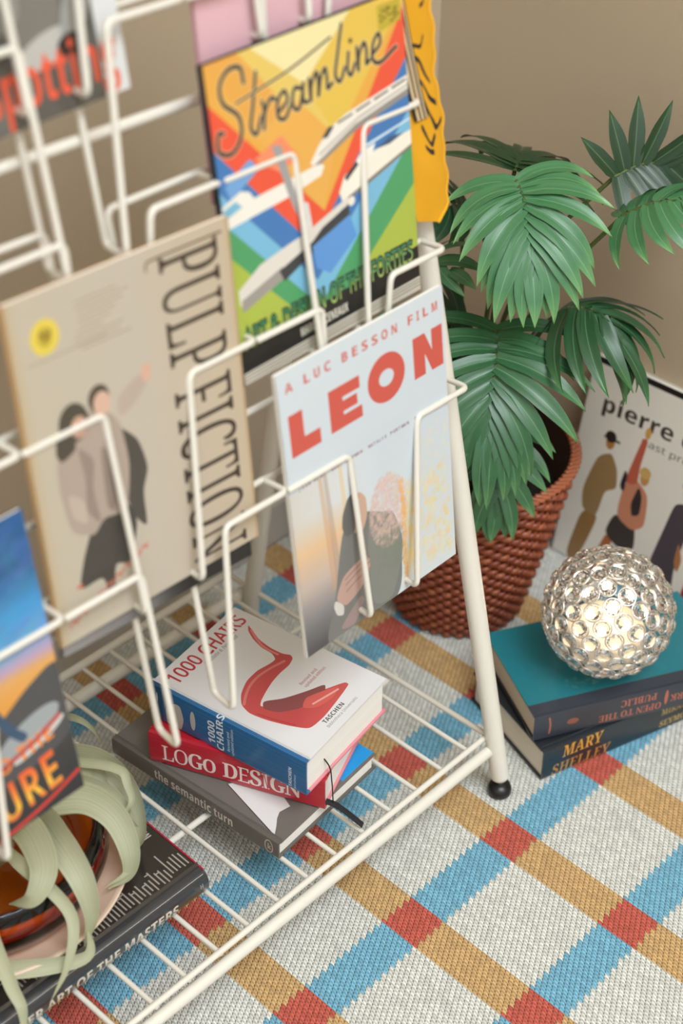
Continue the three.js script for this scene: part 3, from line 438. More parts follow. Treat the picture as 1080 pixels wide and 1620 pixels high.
    const outline = S([[0.887, 0.147], [0.85, 0.2], [0.8, 0.27], [0.775, 0.36], [0.775, 0.44], [0.8, 0.48], [0.78, 0.505], [0.71, 0.52], [0.6, 0.515], [0.5, 0.52], [0.4, 0.535], [0.3, 0.555], [0.25, 0.575], [0.27, 0.61], [0.36, 0.66], [0.5, 0.72], [0.65, 0.78], [0.79, 0.835], [0.79, 0.86], [0.7, 0.87], [0.58, 0.88], [0.42, 0.89], [0.265, 0.88], [0.21, 0.78], [0.165, 0.66], [0.15, 0.56], [0.185, 0.49], [0.27, 0.44], [0.4, 0.405], [0.53, 0.405], [0.64, 0.43], [0.7, 0.435], [0.735, 0.39], [0.74, 0.32], [0.78, 0.24], [0.83, 0.18]]);
    smoothPoly(g, outline, grad(g, 0.2 * w, 0.4 * h, 0.8 * w, 0.9 * h, [[0, '#c9504e'], [0.5, '#c0484a'], [1, '#c95853']]));
    smoothPoly(g, S([[0.3, 0.565], [0.4, 0.64], [0.56, 0.71], [0.7, 0.76], [0.6, 0.8], [0.4, 0.76], [0.27, 0.68], [0.24, 0.6]]), '#8d4a4c'); smoothPoly(g, S([[0.5, 0.73], [0.66, 0.79], [0.74, 0.83], [0.6, 0.85], [0.46, 0.82], [0.4, 0.76]]), '#d5605a');
    curve(g, S([[0.75, 0.42], [0.745, 0.34], [0.79, 0.26], [0.85, 0.19]]), 20, '#dd837b'); curve(g, S([[0.2, 0.5], [0.3, 0.455], [0.45, 0.43], [0.6, 0.45], [0.72, 0.48]]), 22, '#d77a74'); curve(g, S([[0.48, 0.79], [0.6, 0.815], [0.7, 0.835]]), 16, '#eaaba2'); curve(g, S([[0.24, 0.8], [0.2, 0.7], [0.18, 0.6]]), 14, '#b13d41');
  });
  const csp = canvasTex(1400, 360, (g, w, h) => {
    g.fillStyle = '#1d5c8d'; g.fillRect(0, 0, w, h); for (let i = 0; i < 60; i++) { g.fillStyle = `rgba(120,180,215,${0.05 + 0.14 * hash(i, 2)})`; g.fillRect(w * 0.3 * hash(i, 3), h * hash(i, 1), w, 2); }
    g.fillStyle = '#134468'; g.fillRect(0, 0, 0.08 * w, h); smoothPoly(g, [[0.1, 0.5], [0.16, 0.3], [0.2, 0.3], [0.22, 0.6], [0.19, 0.95], [0.1, 0.95]].map(([x, y]) => [x * w, y * h]), '#b7b4ac'); blob(g, 0.28 * w, 0.5 * h, 24, 80, '#b9b6ae'); blob(g, 0.045 * w, 0.35 * h, 6, 40, '#b9c3c8');
    g.fillStyle = '#d5dade'; g.font = 'bold 88px sans-serif'; g.save(); g.translate(0.43 * w, 0.8 * h); g.rotate(-Math.PI / 2); g.fillText('1000', 0, -8); g.fillText('CHAIRS', -30, 70); g.font = '32px sans-serif'; g.fillText('Revised and', 0, 125); g.fillText('updated edition', -20, 160); g.restore();
    g.save(); g.translate(0.91 * w, 0.86 * h); g.rotate(-Math.PI / 2); g.font = 'bold 38px sans-serif'; g.fillText('TASCHEN', 0, 0); g.font = '24px sans-serif'; g.fillText('Bibliotheca', 0, 36); g.restore();
  });
  const ch = book('chair_book', 'white and blue book with a red chair on its cover, topmost on the shelf stack', [-0.191, -0.267], 81, 0.1375, 0.182, 0.184, 0.136, { cover: glossy(cc, 0.35, 0.4), spine: glossy(csp, 0.35, 0.4), back: pinkEdge });
  // reading ribbon: hangs from the page block, its end lies on a shelf wire
  const rb = tag(part('reading_ribbon', (() => {
    const thread = sweep(spline([V(-0.131, 0.161, -0.097), V(-0.1285, 0.15, -0.088), V(-0.127, 0.13, -0.086), V(-0.125, 0.1, -0.086)], 16), 0.0007, 6);
    const c = spline([V(-0.13, 0.101, -0.091), V(-0.125, 0.098, -0.083), V(-0.12, 0.091, -0.075), V(-0.113, 0.0785, -0.058)], 16), pos = [], idx = [];
    c.forEach((p, i) => { for (const [s, y] of [[-1, 0.0004], [1, 0.0004], [1, -0.0004], [-1, -0.0004]]) pos.push(p.x - 0.0036 * s * 0.85, p.y + y, p.z + 0.0036 * s * 0.4); if (i) { const a = (i - 1) * 4; for (let k = 0; k < 4; k++) { const b = (k + 1) % 4; idx.push(a + k, a + k + 4, a + b, a + b, a + k + 4, a + b + 4); } } });
    const g = new THREE.BufferGeometry(); g.setAttribute('position', new THREE.Float32BufferAttribute(pos, 3)); g.setIndex(idx); g.setAttribute('uv', new THREE.Float32BufferAttribute(new Float32Array(pos.length / 3 * 2), 2)); g.computeVertexNormals(); return mergeGeometries([thread, g]);
  })(), std(0x1b1a1c, 0.7, { side: THREE.DoubleSide }), scene), 'thin black thread with flat bookmark end hanging from the chair book', 'bookmark');
}
{
  // big black art book under the bowl
  const cov = canvasTex(1024, 1200, (g, w, h) => {
    g.fillStyle = '#2a2724'; g.fillRect(0, 0, w, h); g.strokeStyle = '#a39c90'; g.lineCap = 'butt';
    for (let i = 0; i < 46; i++) { const y = h * (0.985 - i * 0.0145), x1 = 0.05 * w + 26 * hash(i, 1), x2 = x1 + 46 + 40 * hash(i, 2) + (i % 13 === 4 ? 60 : 0); g.lineWidth = 6; g.beginPath(); g.moveTo(x1, y); g.lineTo(x2, y); g.stroke(); if (hash(i, 4) > 0.5) { g.beginPath(); g.moveTo(x2 - 10, y); g.lineTo(x2 - 10, y - h * 0.0145); g.stroke(); } }
    g.save(); g.translate(0.265 * w, 0.975 * h); g.fillStyle = '#b9b2a6'; g.font = 'bold 54px sans-serif'; fitText(g, 'MODERN', 0, 0, 190); g.restore();
    for (let i = 0; i < 30; i++) blob(g, w * hash(i, 6), h * hash(i, 7), 4 + 5 * hash(i, 8), 3, 'rgba(120,110,100,.3)');
  });
  const sp = canvasTex(2048, 260, (g, w, h) => { g.fillStyle = '#2e3136'; g.fillRect(0, 0, w, h); g.fillStyle = '#d6cfc0'; g.font = 'bold 170px sans-serif'; fitText(g, 'POSTER ART OF THE MASTERS', 0.2 * w, 0.685 * h, 0.68 * w, { sy: 0.5 }); g.fillStyle = '#8b8880'; g.font = 'bold 40px sans-serif'; g.fillText('H', 0.965 * w, 0.5 * h); });
  const b = book('black_art_book', 'large black art book lying on the wire shelf under the amber bowl', [-0.568, -0.1125], 1.2, 0.0752, 0.104, 0.3, 0.25, { cover: glossy(cov, 0.22, 0.8), spine: glossy(sp, 0.25, 0.8), back: glossy(null, 0.4, 0.2), bulge: 0.002, round: 0.8, depth: 0.009, hinge: 0.014 });
  b.children[1].material = std(0x8f2432, 0.5);
  part('red_edge', box(0.1488, 0.1503, 0.0266, 0.0292, -0.123, 0.118), std(0xa81e36, 0.4), b, 'red edge of the front cover');
}
{
  // two hardbacks under the crystal ball
  const dark = canvasTex(64, 64, (g) => { g.fillStyle = '#20242a'; g.fillRect(0, 0, 64, 64); });
  const msp = canvasTex(1600, 290, (g, w, h) => {
    g.fillStyle = '#20262d'; g.fillRect(0, 0, w, h); g.font = 'bold 118px serif'; g.fillStyle = '#d39a3c'; g.save(); g.translate(0.1 * w, 0.46 * h); g.transform(1, 0, -0.12, 1, 0, 0); fitText(g, 'MARY', 0, 0, 340); g.restore(); g.fillStyle = '#b5803a'; g.save(); g.translate(0.05 * w, 0.86 * h); g.transform(1, 0, -0.12, 1, 0, 0); fitText(g, 'SHELLEY', 0, 0, 500, { sy: 0.95 }); g.restore();
    g.fillStyle = '#b69a52'; g.font = 'bold 66px serif'; fitText(g, 'MIRANDA', 0.64 * w, 0.46 * h, 330); fitText(g, 'SEYMOUR', 0.64 * w, 0.78 * h, 330);
  });
  book('dark_biography', 'dark hardback with large gold spine lettering lying on the rug, under the teal book', [0.112, -0.0085], 18.2, 0.0015, 0.043, 0.24, 0.138, { cover: glossy(dark, 0.4, 0.3), spine: glossy(msp, 0.4, 0.3), bulge: 0.002, pages: creamPages });
  const teal = canvasTex(700, 1100, (g, w, h) => { g.fillStyle = '#1d7580'; g.fillRect(0, 0, w, h); g.fillStyle = '#363b45'; g.fillRect(0, 0, 0.13 * w, h); for (let i = 0; i < 160; i++) blob(g, w * (0.2 + 0.8 * hash(i, 1)), h * hash(i, 2), 10 + 40 * hash(i, 3), 6 + 20 * hash(i, 4), `rgba(40,140,150,${0.1 * hash(i, 5)})`); for (let i = 0; i < 50; i++) blob(g, w * (0.2 + 0.1 * hash(i, 7)), h * (0.2 + 0.25 * hash(i, 8)), 4 + 9 * hash(i, 9), 3 + 5 * hash(i, 10), 'rgba(150,175,150,.25)'); });  // pale specks near the spine are highlight spots painted into the cover
  const tsp = canvasTex(1600, 250, (g, w, h) => {
    g.fillStyle = '#343841'; g.fillRect(0, 0, w, h); g.save(); g.translate(w, h); g.rotate(Math.PI); g.fillStyle = '#b5644a';
    g.font = 'bold 84px serif'; fitText(g, 'OPEN TO THE', 0.371 * w, 0.42 * h, 500); fitText(g, 'PUBLIC', 0.4 * w, 0.8 * h, 290); blob(g, 0.352 * w, 0.55 * h, 14, 66, '#b5644a'); g.font = 'bold 84px serif'; fitText(g, 'PARK', 0.2 * w, 0.6 * h, 210);
    g.font = '60px serif'; blob(g, 0.813 * w, 0.5 * h, 46, 26, '#8a5244'); g.lineWidth = 10; g.strokeStyle = '#a8604a'; curve(g, [[0.925 * w, 0.25 * h], [0.92 * w, 0.5 * h], [0.93 * w, 0.8 * h]], 14, '#a8604a'); g.restore();
  });
  book('teal_book', 'teal hardback with dark spine lying on the biography under the crystal ball', [0.1155, -0.0265], 28.5, 0.0445, 0.0785, 0.235, 0.138, { cover: glossy(teal, 0.35, 0.35), spine: glossy(tsp, 0.45, 0.25), back: glossy(dark, 0.4, 0.3), bulge: 0.0015, hinge: 0.002, pages: std(0xe6d8c4, 0.85, { map: paperEdge }) });
}

// ---------------------------------------------------------------- crystal ball lamp
{
  const C = V(0.228, 0.1532, -0.026), R = 0.0668;
  const lamp = thing('crystal_ball_lamp', 'round table lamp of clear glass beads in wire rings, on the teal book', 'lamp', C);
  const glass = phys(0xffffff, 0.0, { transmission: 1, thickness: 0.01, ior: 1.42 }), wire = std(0xe4e2dd, 0.3, { metalness: 1 });
  const bead = new THREE.IcosahedronGeometry(0.0082, 1); bead.scale(1, 1, 0.45); bead.computeVertexNormals();
  const ring = new THREE.TorusGeometry(0.0093, 0.0008, 6, 24);
  const N = 152, G = Math.PI * (3 - Math.sqrt(5)), zAxis = V(0, 0, 1);
  for (let i = 0; i < N; i++) {
    const y = 1 - ((i + 0.5) / N) * 2, r = Math.sqrt(1 - y * y), n = V(r * Math.cos(i * G), y, r * Math.sin(i * G));
    const b = part('bead', bead, glass, lamp); b.position.copy(n).multiplyScalar(R); b.quaternion.setFromUnitVectors(zAxis, n).multiply(new THREE.Quaternion().setFromAxisAngle(zAxis, i * 1.7));
    const w = part('wire_ring', ring, wire, b);
  }
  part('candle_light', new THREE.LatheGeometry([[0, -0.0575], [0.026, -0.0565], [0.036, -0.049], [0.042, -0.036], [0.042, -0.022], [0.039, -0.018], [0, -0.016]].map((p) => new THREE.Vector2(...p)), 28), std(0xf2e2c4, 0.6, { emissive: 0xffe6c8, emissiveIntensity: 0.1 }), lamp, 'small cream candle light inside the ball');
  const p = new THREE.PointLight(0xffe2c0, 0.012, 2, 2); p.position.set(0, 0.012, 0); p.castShadow = true; lamp.add(p);
}

// ---------------------------------------------------------------- basket and plant
const PC = V(0.28, 0, -0.265);
{
  const basket = thing('woven_basket', 'reddish brown woven basket holding the palm plant in the corner', 'basket', PC);
  const H = 0.22, r0 = 0.072, r1 = 0.121, rad = (y) => lerp(r0, r1, (y / H) ** 0.9), rows = 28, NS = 32, mats = [0x8a4327, 0x7c3820, 0x96502f, 0x854024].map((c) => phys(c, 0.42, { clearcoat: 0.2, clearcoatRoughness: 0.3 }));
  part('lining', new THREE.LatheGeometry([[0, 0.004], [r0 - 0.006, 0.004], [r0 - 0.004, 0.01], ...[0.25, 0.5, 0.75, 1].map((t) => [rad(t * H) - 0.0052, t * H]), [rad(H) - 0.008, H], [rad(H * 0.5) - 0.0085, H * 0.5], [r0 - 0.008, 0.012], [0, 0.012]].map((p) => new THREE.Vector2(...p)), 48), std(0x3a1d12, 0.8), basket);
  for (let k = 0; k < NS * 2; k++) { const a = ((k + 0.5) / (NS * 2)) * Math.PI * 2, P = (y) => V(Math.cos(a) * (rad(y) - 0.002), y, Math.sin(a) * (rad(y) - 0.002)); part('stake', sweep([P(0.003), P(0.07), P(0.14), P(H)], 0.0022, 5), mats[1], basket); }
  for (let i = 0; i < rows; i++) {
    const y = 0.006 + (i / (rows - 1)) * (H - 0.016), n = NS * 8, pts = [];
    for (let k = 0; k <= n; k++) { const a = (k / n) * Math.PI * 2, r = rad(y) + 0.003 * Math.sin(a * NS + (i % 2) * Math.PI); pts.push(V(Math.cos(a) * r, y + 0.0006 * Math.sin(a * 5 + i), Math.sin(a) * r)); }
    part('weave_row', sweep(pts, 0.004, 6, 0.8), mats[i % 4], basket);
  }
  const rim = []; for (let k = 0; k < 90; k++) { const a0 = (k / 90) * Math.PI * 2, a1 = a0 + 0.16; const r = r1 + 0.001; rim.push(sweep([V(Math.cos(a0) * (r - 0.004), H - 0.006, Math.sin(a0) * (r - 0.004)), V(Math.cos((a0 + a1) / 2) * (r + 0.003), H + 0.002, Math.sin((a0 + a1) / 2) * (r + 0.003)), V(Math.cos(a1) * (r - 0.005), H + 0.003, Math.sin(a1) * (r - 0.005))], 0.0033, 5)); }
  part('braided_rim', mergeGeometries(rim), phys(0xa8603f, 0.4, { clearcoat: 0.2 }), basket);
  part('soil', new THREE.CylinderGeometry(rad(0.175) - 0.01, rad(0.165) - 0.01, 0.012, 40).translate(0, 0.17, 0), std(0x1c1109, 0.95), basket);
}
{
  const plant = thing('palm_plant', 'green artificial palm with split feathery leaves growing in the brown basket', 'plant');
  const leafTex = (a, b) => canvasTex(64, 256, (g, w, h) => { g.fillStyle = grad(g, 0, 0, 0, h, [[0, b], [0.35, a], [1, a]]); g.fillRect(0, 0, w, h); g.fillStyle = 'rgba(150,185,140,.35)'; g.fillRect(w / 2 - 2, 0, 4, h); for (let i = 0; i < 10; i++) { g.fillStyle = 'rgba(20,50,25,.12)'; g.fillRect(w * hash(i, 3), 0, 1.5, h); } });
  const mk = (a, b) => phys(0xffffff, 0.42, { map: leafTex(a, b), side: THREE.DoubleSide, clearcoat: 0.15, clearcoatRoughness: 0.3, transmission: 0 });
  const M = { mid: mk('#32623c', '#628f58'), light: mk('#41784b', '#80ae6e'), dark: mk('#1b3a1c', '#2c5228'), deep: mk('#27502f', '#457741') };
  const stemMat = std(0x4c5a26, 0.5);
  // leaflets: a few bends of one blade, length 1 along +x, width along z
  const blade = (bend, curl) => {
    const n = 12, pos = [], uv = [], idx = []; let x = 0, y = 0, z = 0;
    for (let i = 0; i <= n; i++) {
      const t = i / n, a = 0.15 - bend * t ** 1.3, b = curl * t; if (i) { x += Math.cos(a) * Math.cos(b) / n; y += Math.sin(a) / n; z += Math.cos(a) * Math.sin(b) / n; }
      const w = 0.5 * (t < 0.15 ? 0.62 + 2.5 * t : 1) * (t > 0.5 ? Math.max(0.02, 1 - ((t - 0.5) / 0.5) ** 1.5) : 1);
      for (const [s, f] of [[-1, 0.05], [-0.5, 0.036], [0, 0], [0.5, 0.036], [1, 0.05]]) { pos.push(x - s * w * Math.sin(b) * 0.2, y + f * (1 - 0.5 * t) * 0.6, z * 5 + s * w * Math.cos(b)); uv.push(0.5 + s * 0.5, 1 - t); }
      if (i) for (let k = 0; k < 4; k++) { const a0 = (i - 1) * 5 + k, b0 = a0 + 5; idx.push(a0, a0 + 1, b0, a0 + 1, b0 + 1, b0); }
    }
    const g = new THREE.BufferGeometry(); g.setAttribute('position', new THREE.Float32BufferAttribute(pos, 3)); g.setAttribute('uv', new THREE.Float32BufferAttribute(uv.map((v, i) => (i % 2 ? 1 - v : v)), 2)); g.setIndex(idx); g.computeVertexNormals(); return g;
  };
  const blades = [-1, 1].map((k) => [blade(0.7, k * 0.55), blade(1.0, k * 0.7), blade(0.85, k * 0.4)]), straight = [blade(0.6, 0.05), blade(0.25, 0)];
  function frond(stem, rachis, n, len, wid, hint, mat, o = {}) {
    const S = spline(vs(stem), 20), f = part('frond', sweep(S, (t) => 0.0034 - 0.0012 * t, 7), stemMat, plant);
    const rc = new THREE.CatmullRomCurve3(vs(rachis), false, 'centripetal');
    part('midrib', sweep(rc.getPoints(14), (t) => 0.0022 * (1 - 0.7 * t), 6), stemMat, f);
    const H = V(...hint).normalize();
    for (let i = 0; i < n; i++) {
      const t = i / (n - 1);
      for (const s of i === n - 1 ? [0] : [-1, 1]) {
        const u = Math.min(1, 0.02 + 0.93 * t + (s > 0 ? 0.02 : 0)), p = rc.getPoint(u), T = rc.getTangent(u), N = H.clone().addScaledVector(T, -H.dot(T)).normalize(), side = T.clone().cross(N);
        const ang = s === 0 ? 0 : lerp(o.a0 ?? 1.95, o.a1 ?? 0.35, t ** 0.75) + rr(-0.08, 0.08);
        const d = T.clone().multiplyScalar(Math.cos(ang)).addScaledVector(side, Math.sin(ang) * s).addScaledVector(N, 0.18 + rr(-0.06, 0.06)).normalize();
        d.y -= (o.drop ?? 0.12) * (s ? 1 : 0.5); d.normalize(); let z = d.clone().cross(N).normalize(); const y = z.clone().cross(d).normalize(); z = d.clone().cross(y);
        const pick = Math.floor(rnd() * 3), bl = part('leaflet', o.blade !== undefined ? straight[o.blade] : s === 0 ? straight[0] : blades[z.dot(T) > 0 ? 1 : 0][pick], mat, f), L = len * lerp(0.82, 0.75, t) * (1 + 0.25 * Math.sin(Math.PI * t)) * rr(0.92, 1.06);
        bl.quaternion.setFromRotationMatrix(new THREE.Matrix4().makeBasis(d, y, z)); bl.position.copy(p); bl.scale.set(L, L, wid * rr(0.9, 1.1));
      }
    }
    return f;
  }
  const base = (dx, dz) => [PC.x + dx, 0.165, PC.z + dz];
  frond([base(-0.01, 0.01), [0.283, 0.33, -0.25], [0.285, 0.47, -0.24], [0.277, 0.558, -0.225]], [[0.277, 0.558, -0.225], [0.262, 0.55, -0.203], [0.25, 0.53, -0.187], [0.242, 0.508, -0.175]], 11, 0.1, 0.0175, [-0.6, 0.75, 0.6], M.light);
  frond([base(0.0, -0.01), [0.3, 0.34, -0.27], [0.305, 0.47, -0.26], [0.3, 0.553, -0.245]], [[0.3, 0.553, -0.245], [0.33, 0.55, -0.262], [0.362, 0.536, -0.285]], 8, 0.112, 0.021, [-0.45, 0.9, 0.45], M.dark);
  frond([base(0.02, 0.0), [0.3, 0.36, -0.25], [0.325, 0.47, -0.22], [0.367, 0.55, -0.171]], [[0.367, 0.55, -0.171], [0.395, 0.558, -0.158], [0.43, 0.552, -0.14]], 7, 0.07, 0.016, [-0.9, 0.25, 0.25], M.dark, { blade: 1, drop: 0 });
  frond([base(0.02, 0.015), [0.3, 0.33, -0.235], [0.31, 0.43, -0.2], [0.333, 0.532, -0.135]], [[0.333, 0.532, -0.135], [0.345, 0.55, -0.11], [0.36, 0.556, -0.08], [0.372, 0.545, -0.05]], 9, 0.075, 0.017, [-0.15, 1, 0.1], M.light, { drop: 0.45 });
  frond([base(0.02, 0.02), [0.3, 0.28, -0.23], [0.3, 0.34, -0.215], [0.302, 0.392, -0.199]], [[0.301, 0.392, -0.198], [0.3, 0.43, -0.163], [0.304, 0.436, -0.129], [0.308, 0.41, -0.1]], 11, 0.108, 0.018, [-0.1, 1, 0.15], M.deep, { drop: 0.6 });
  frond([base(-0.01, 0.02), [0.27, 0.3, -0.235], [0.262, 0.38, -0.222], [0.248, 0.41, -0.211]], [[0.248, 0.41, -0.211], [0.216, 0.396, -0.187], [0.195, 0.368, -0.173], [0.184, 0.335, -0.163]], 11, 0.115, 0.018, [-0.6, 0.75, 0.5], M.mid);
  frond([base(-0.015, 0.025), [0.262, 0.25, -0.22], [0.252, 0.3, -0.2], [0.233, 0.305, -0.184]], [[0.233, 0.305, -0.184], [0.216, 0.29, -0.17], [0.205, 0.265, -0.163], [0.2, 0.245, -0.16]], 7, 0.072, 0.017, [-0.6, 0.7, 0.55], M.mid);
  frond([base(-0.03, 0.0), [0.26, 0.3, -0.28], [0.25, 0.42, -0.3], [0.24, 0.455, -0.303]], [[0.24, 0.455, -0.303], [0.236, 0.462, -0.29], [0.234, 0.46, -0.265]], 4, 0.055, 0.015, [-0.4, 0.9, 0.4], M.light);
  frond([base(-0.01, -0.02), [0.3, 0.33, -0.3], [0.32, 0.43, -0.32], [0.32, 0.48, -0.322]], [[0.32, 0.48, -0.322], [0.298, 0.49, -0.32], [0.27, 0.485, -0.321]], 6, 0.062, 0.017, [-0.3, 0.9, 0.5], M.deep);
  frond([base(-0.03, 0.01), [0.27, 0.28, -0.27], [0.27, 0.35, -0.275], [0.262, 0.385, -0.272]], [[0.262, 0.385, -0.272], [0.24, 0.388, -0.275], [0.215, 0.37, -0.278]], 6, 0.08, 0.019, [-0.5, 0.8, 0.5], M.deep);
}

// ---------------------------------------------------------------- bowl and air plant on the art book
const BC = V(-0.41, 0.1045, -0.247);
{
  const dish = thing('ceramic_dish', 'pale pink ceramic dish on the black art book, around the amber glass', 'dish', BC);
  part('body', new THREE.LatheGeometry([[0, 0.0005], [0.07, 0.0005], [0.1, 0.005], [0.123, 0.014], [0.131, 0.022], [0.132, 0.0245], [0.13, 0.0255], [0.126, 0.0235], [0.115, 0.0165], [0.09, 0.0075], [0, 0.0055]].map((p) => new THREE.Vector2(...p)), 96), phys(0xdcc3ac, 0.45, { clearcoat: 0.3, clearcoatRoughness: 0.3 }), dish);
  const bowl = thing('amber_glass_bowl', 'amber orange glass bowl standing in the pink dish, holding the air plant', 'bowl', BC.clone().add(V(0, 0.0078, 0)));
  part('body', new THREE.LatheGeometry([[0, 0], [0.07, 0], [0.095, 0.0045], [0.108, 0.016], [0.113, 0.03], [0.1115, 0.044], [0.108, 0.056], [0.1055, 0.061], [0.1035, 0.0625], [0.101, 0.061], [0.1, 0.05], [0.1, 0.04], [0.095, 0.026], [0.082, 0.016], [0.06, 0.01], [0, 0.009]].map((p) => new THREE.Vector2(...p)), 96), phys(0xffffff, 0.03, { transmission: 1, thickness: 0.01, ior: 1.5, attenuationColor: new THREE.Color(0.88, 0.4, 0.07), attenuationDistance: 0.016 }), bowl);
}
{
  const air = thing('air_plant', 'pale green air plant with broad curling leaves over the amber bowl', 'plant');
  const tex = canvasTex(64, 256, (g, w, h) => { g.fillStyle = grad(g, 0, 0, 0, h, [[0, '#aeae88'], [0.6, '#b3b598'], [1, '#a0a27d']]); g.fillRect(0, 0, w, h); for (let i = 0; i < 14; i++) { g.fillStyle = 'rgba(90,105,75,.1)'; g.fillRect(w * hash(i, 1), 0, 2, h); } });
  const mat = phys(0xffffff, 0.7, { map: tex, side: THREE.DoubleSide, transmission: 0.12, sheen: 0.4, sheenColor: new THREE.Color(0.8, 0.85, 0.75), sheenRoughness: 0.6, thickness: 0 });
  const core = V(-0.405, 0.172, -0.235);
  function leaf(pts, w0, hint, flip = 1) {
    const c = new THREE.CatmullRomCurve3(pts, false, 'centripetal'), n = 36, pos = [], uv = [], idx = [], H = V(...hint).normalize();
    for (let i = 0; i <= n; i++) {
      const t = i / n, p = c.getPoint(t), T = c.getTangent(t), S = T.clone().cross(H).normalize(), N = S.clone().cross(T).normalize();
      const w = 0.7 * w0 * (t < 0.25 ? 0.8 + 0.8 * t : 1) * Math.max(0.04, 1 - Math.max(0, (t - 0.25) / 0.75) ** 1.8);
      for (const s of [-1, -0.5, 0, 0.5, 1]) { const q = p.clone().addScaledVector(S, s * w).addScaledVector(N, flip * w * 0.35 * (s * s)); pos.push(q.x, q.y, q.z); uv.push(0.5 + s / 2, 1 - t); }
      if (i) for (let k = 0; k < 4; k++) { const a = (i - 1) * 5 + k, b = a + 5; idx.push(a, a + 1, b, a + 1, b + 1, b); }
    }
    const g = new THREE.BufferGeometry(); g.setAttribute('position', new THREE.Float32BufferAttribute(pos, 3)); g.setAttribute('uv', new THREE.Float32BufferAttribute(uv, 2)); g.setIndex(idx); g.computeVertexNormals(); return part('leaf', g, mat, air);
  }
  part('core', new THREE.SphereGeometry(0.02, 20, 14).scale(1, 1.4, 1).translate(core.x, core.y - 0.012, core.z), mat, air);
  const L = (a) => [core.clone().add(V(0, 0.0, 0)), ...vs(a)];
  leaf(L([[-0.36, 0.195, -0.208], [-0.335, 0.197, -0.186], [-0.326, 0.187, -0.158], [-0.33, 0.162, -0.136], [-0.338, 0.142, -0.132], [-0.356, 0.133, -0.138]]), 0.02, [-0.5, 0.7, 0.5]);
  leaf(L([[-0.378, 0.2, -0.2], [-0.385, 0.205, -0.156], [-0.391, 0.19, -0.122], [-0.396, 0.16, -0.109], [-0.408, 0.13, -0.108]]), 0.021, [-0.6, 0.5, 0.6]);
  leaf(L([[-0.395, 0.205, -0.195], [-0.411, 0.2, -0.148], [-0.43, 0.185, -0.141], [-0.441, 0.17, -0.161]]), 0.02, [-0.4, 0.6, 0.7]);
  leaf([V(-0.52, 0.15, -0.21), V(-0.49, 0.14, -0.155), V(-0.442, 0.128, -0.118), V(-0.41, 0.13, -0.1), V(-0.4, 0.15, -0.112)], 0.013, [-0.4, 0.5, 0.8]);
  leaf(L([[-0.42, 0.2, -0.17], [-0.41, 0.165, -0.118], [-0.43, 0.135, -0.102], [-0.457, 0.114, -0.095]]), 0.009, [-0.5, 0.4, 0.7]);
  leaf(L([[-0.46, 0.19, -0.17], [-0.478, 0.14, -0.115], [-0.481, 0.13, -0.1], [-0.485, 0.115, -0.094], [-0.495, 0.1, -0.08]]), 0.009, [-0.5, 0.4, 0.7]);
  leaf(L([[-0.33, 0.18, -0.26], [-0.298, 0.192, -0.222], [-0.289, 0.183, -0.195], [-0.29, 0.162, -0.174], [-0.297, 0.135, -0.162], [-0.304, 0.118, -0.163]]), 0.019, [-0.7, 0.5, 0.3]);
  leaf(L([[-0.34, 0.19, -0.25], [-0.294, 0.2, -0.185], [-0.297, 0.192, -0.174], [-0.303, 0.187, -0.162], [-0.311, 0.18, -0.161], [-0.321, 0.17, -0.164]]), 0.006, [-0.5, 0.7, 0.4]);
  leaf(L([[-0.33, 0.17, -0.3], [-0.27, 0.165, -0.306], [-0.262, 0.17, -0.287], [-0.256, 0.16, -0.275], [-0.251, 0.14, -0.271]]), 0.006, [-0.5, 0.7, 0.4]);
  leaf(L([[-0.33, 0.19, -0.23], [-0.302, 0.185, -0.215], [-0.306, 0.176, -0.2], [-0.311, 0.16, -0.209]]), 0.013, [-0.5, 0.7, 0.4]);
  leaf(L([[-0.33, 0.19, -0.215], [-0.31, 0.183, -0.179], [-0.307, 0.168, -0.168], [-0.311, 0.155, -0.174]]), 0.012, [-0.5, 0.6, 0.5]);
  leaf(L([[-0.33, 0.17, -0.2], [-0.312, 0.16, -0.16], [-0.334, 0.145, -0.134], [-0.36, 0.138, -0.138]]), 0.009, [-0.5, 0.7, 0.4]);
  leaf(L([[-0.32, 0.18, -0.19], [-0.298, 0.14, -0.168], [-0.29, 0.118, -0.175], [-0.286, 0.108, -0.183]]), 0.006, [-0.5, 0.7, 0.4]);
  leaf(L([[-0.45, 0.21, -0.27], [-0.51, 0.2, -0.26], [-0.54, 0.16, -0.24]]), 0.018, [0.3, 0.9, 0.2]);
  leaf(L([[-0.42, 0.21, -0.3], [-0.43, 0.2, -0.35], [-0.42, 0.16, -0.37]]), 0.018, [0, 0.9, -0.3]);
}

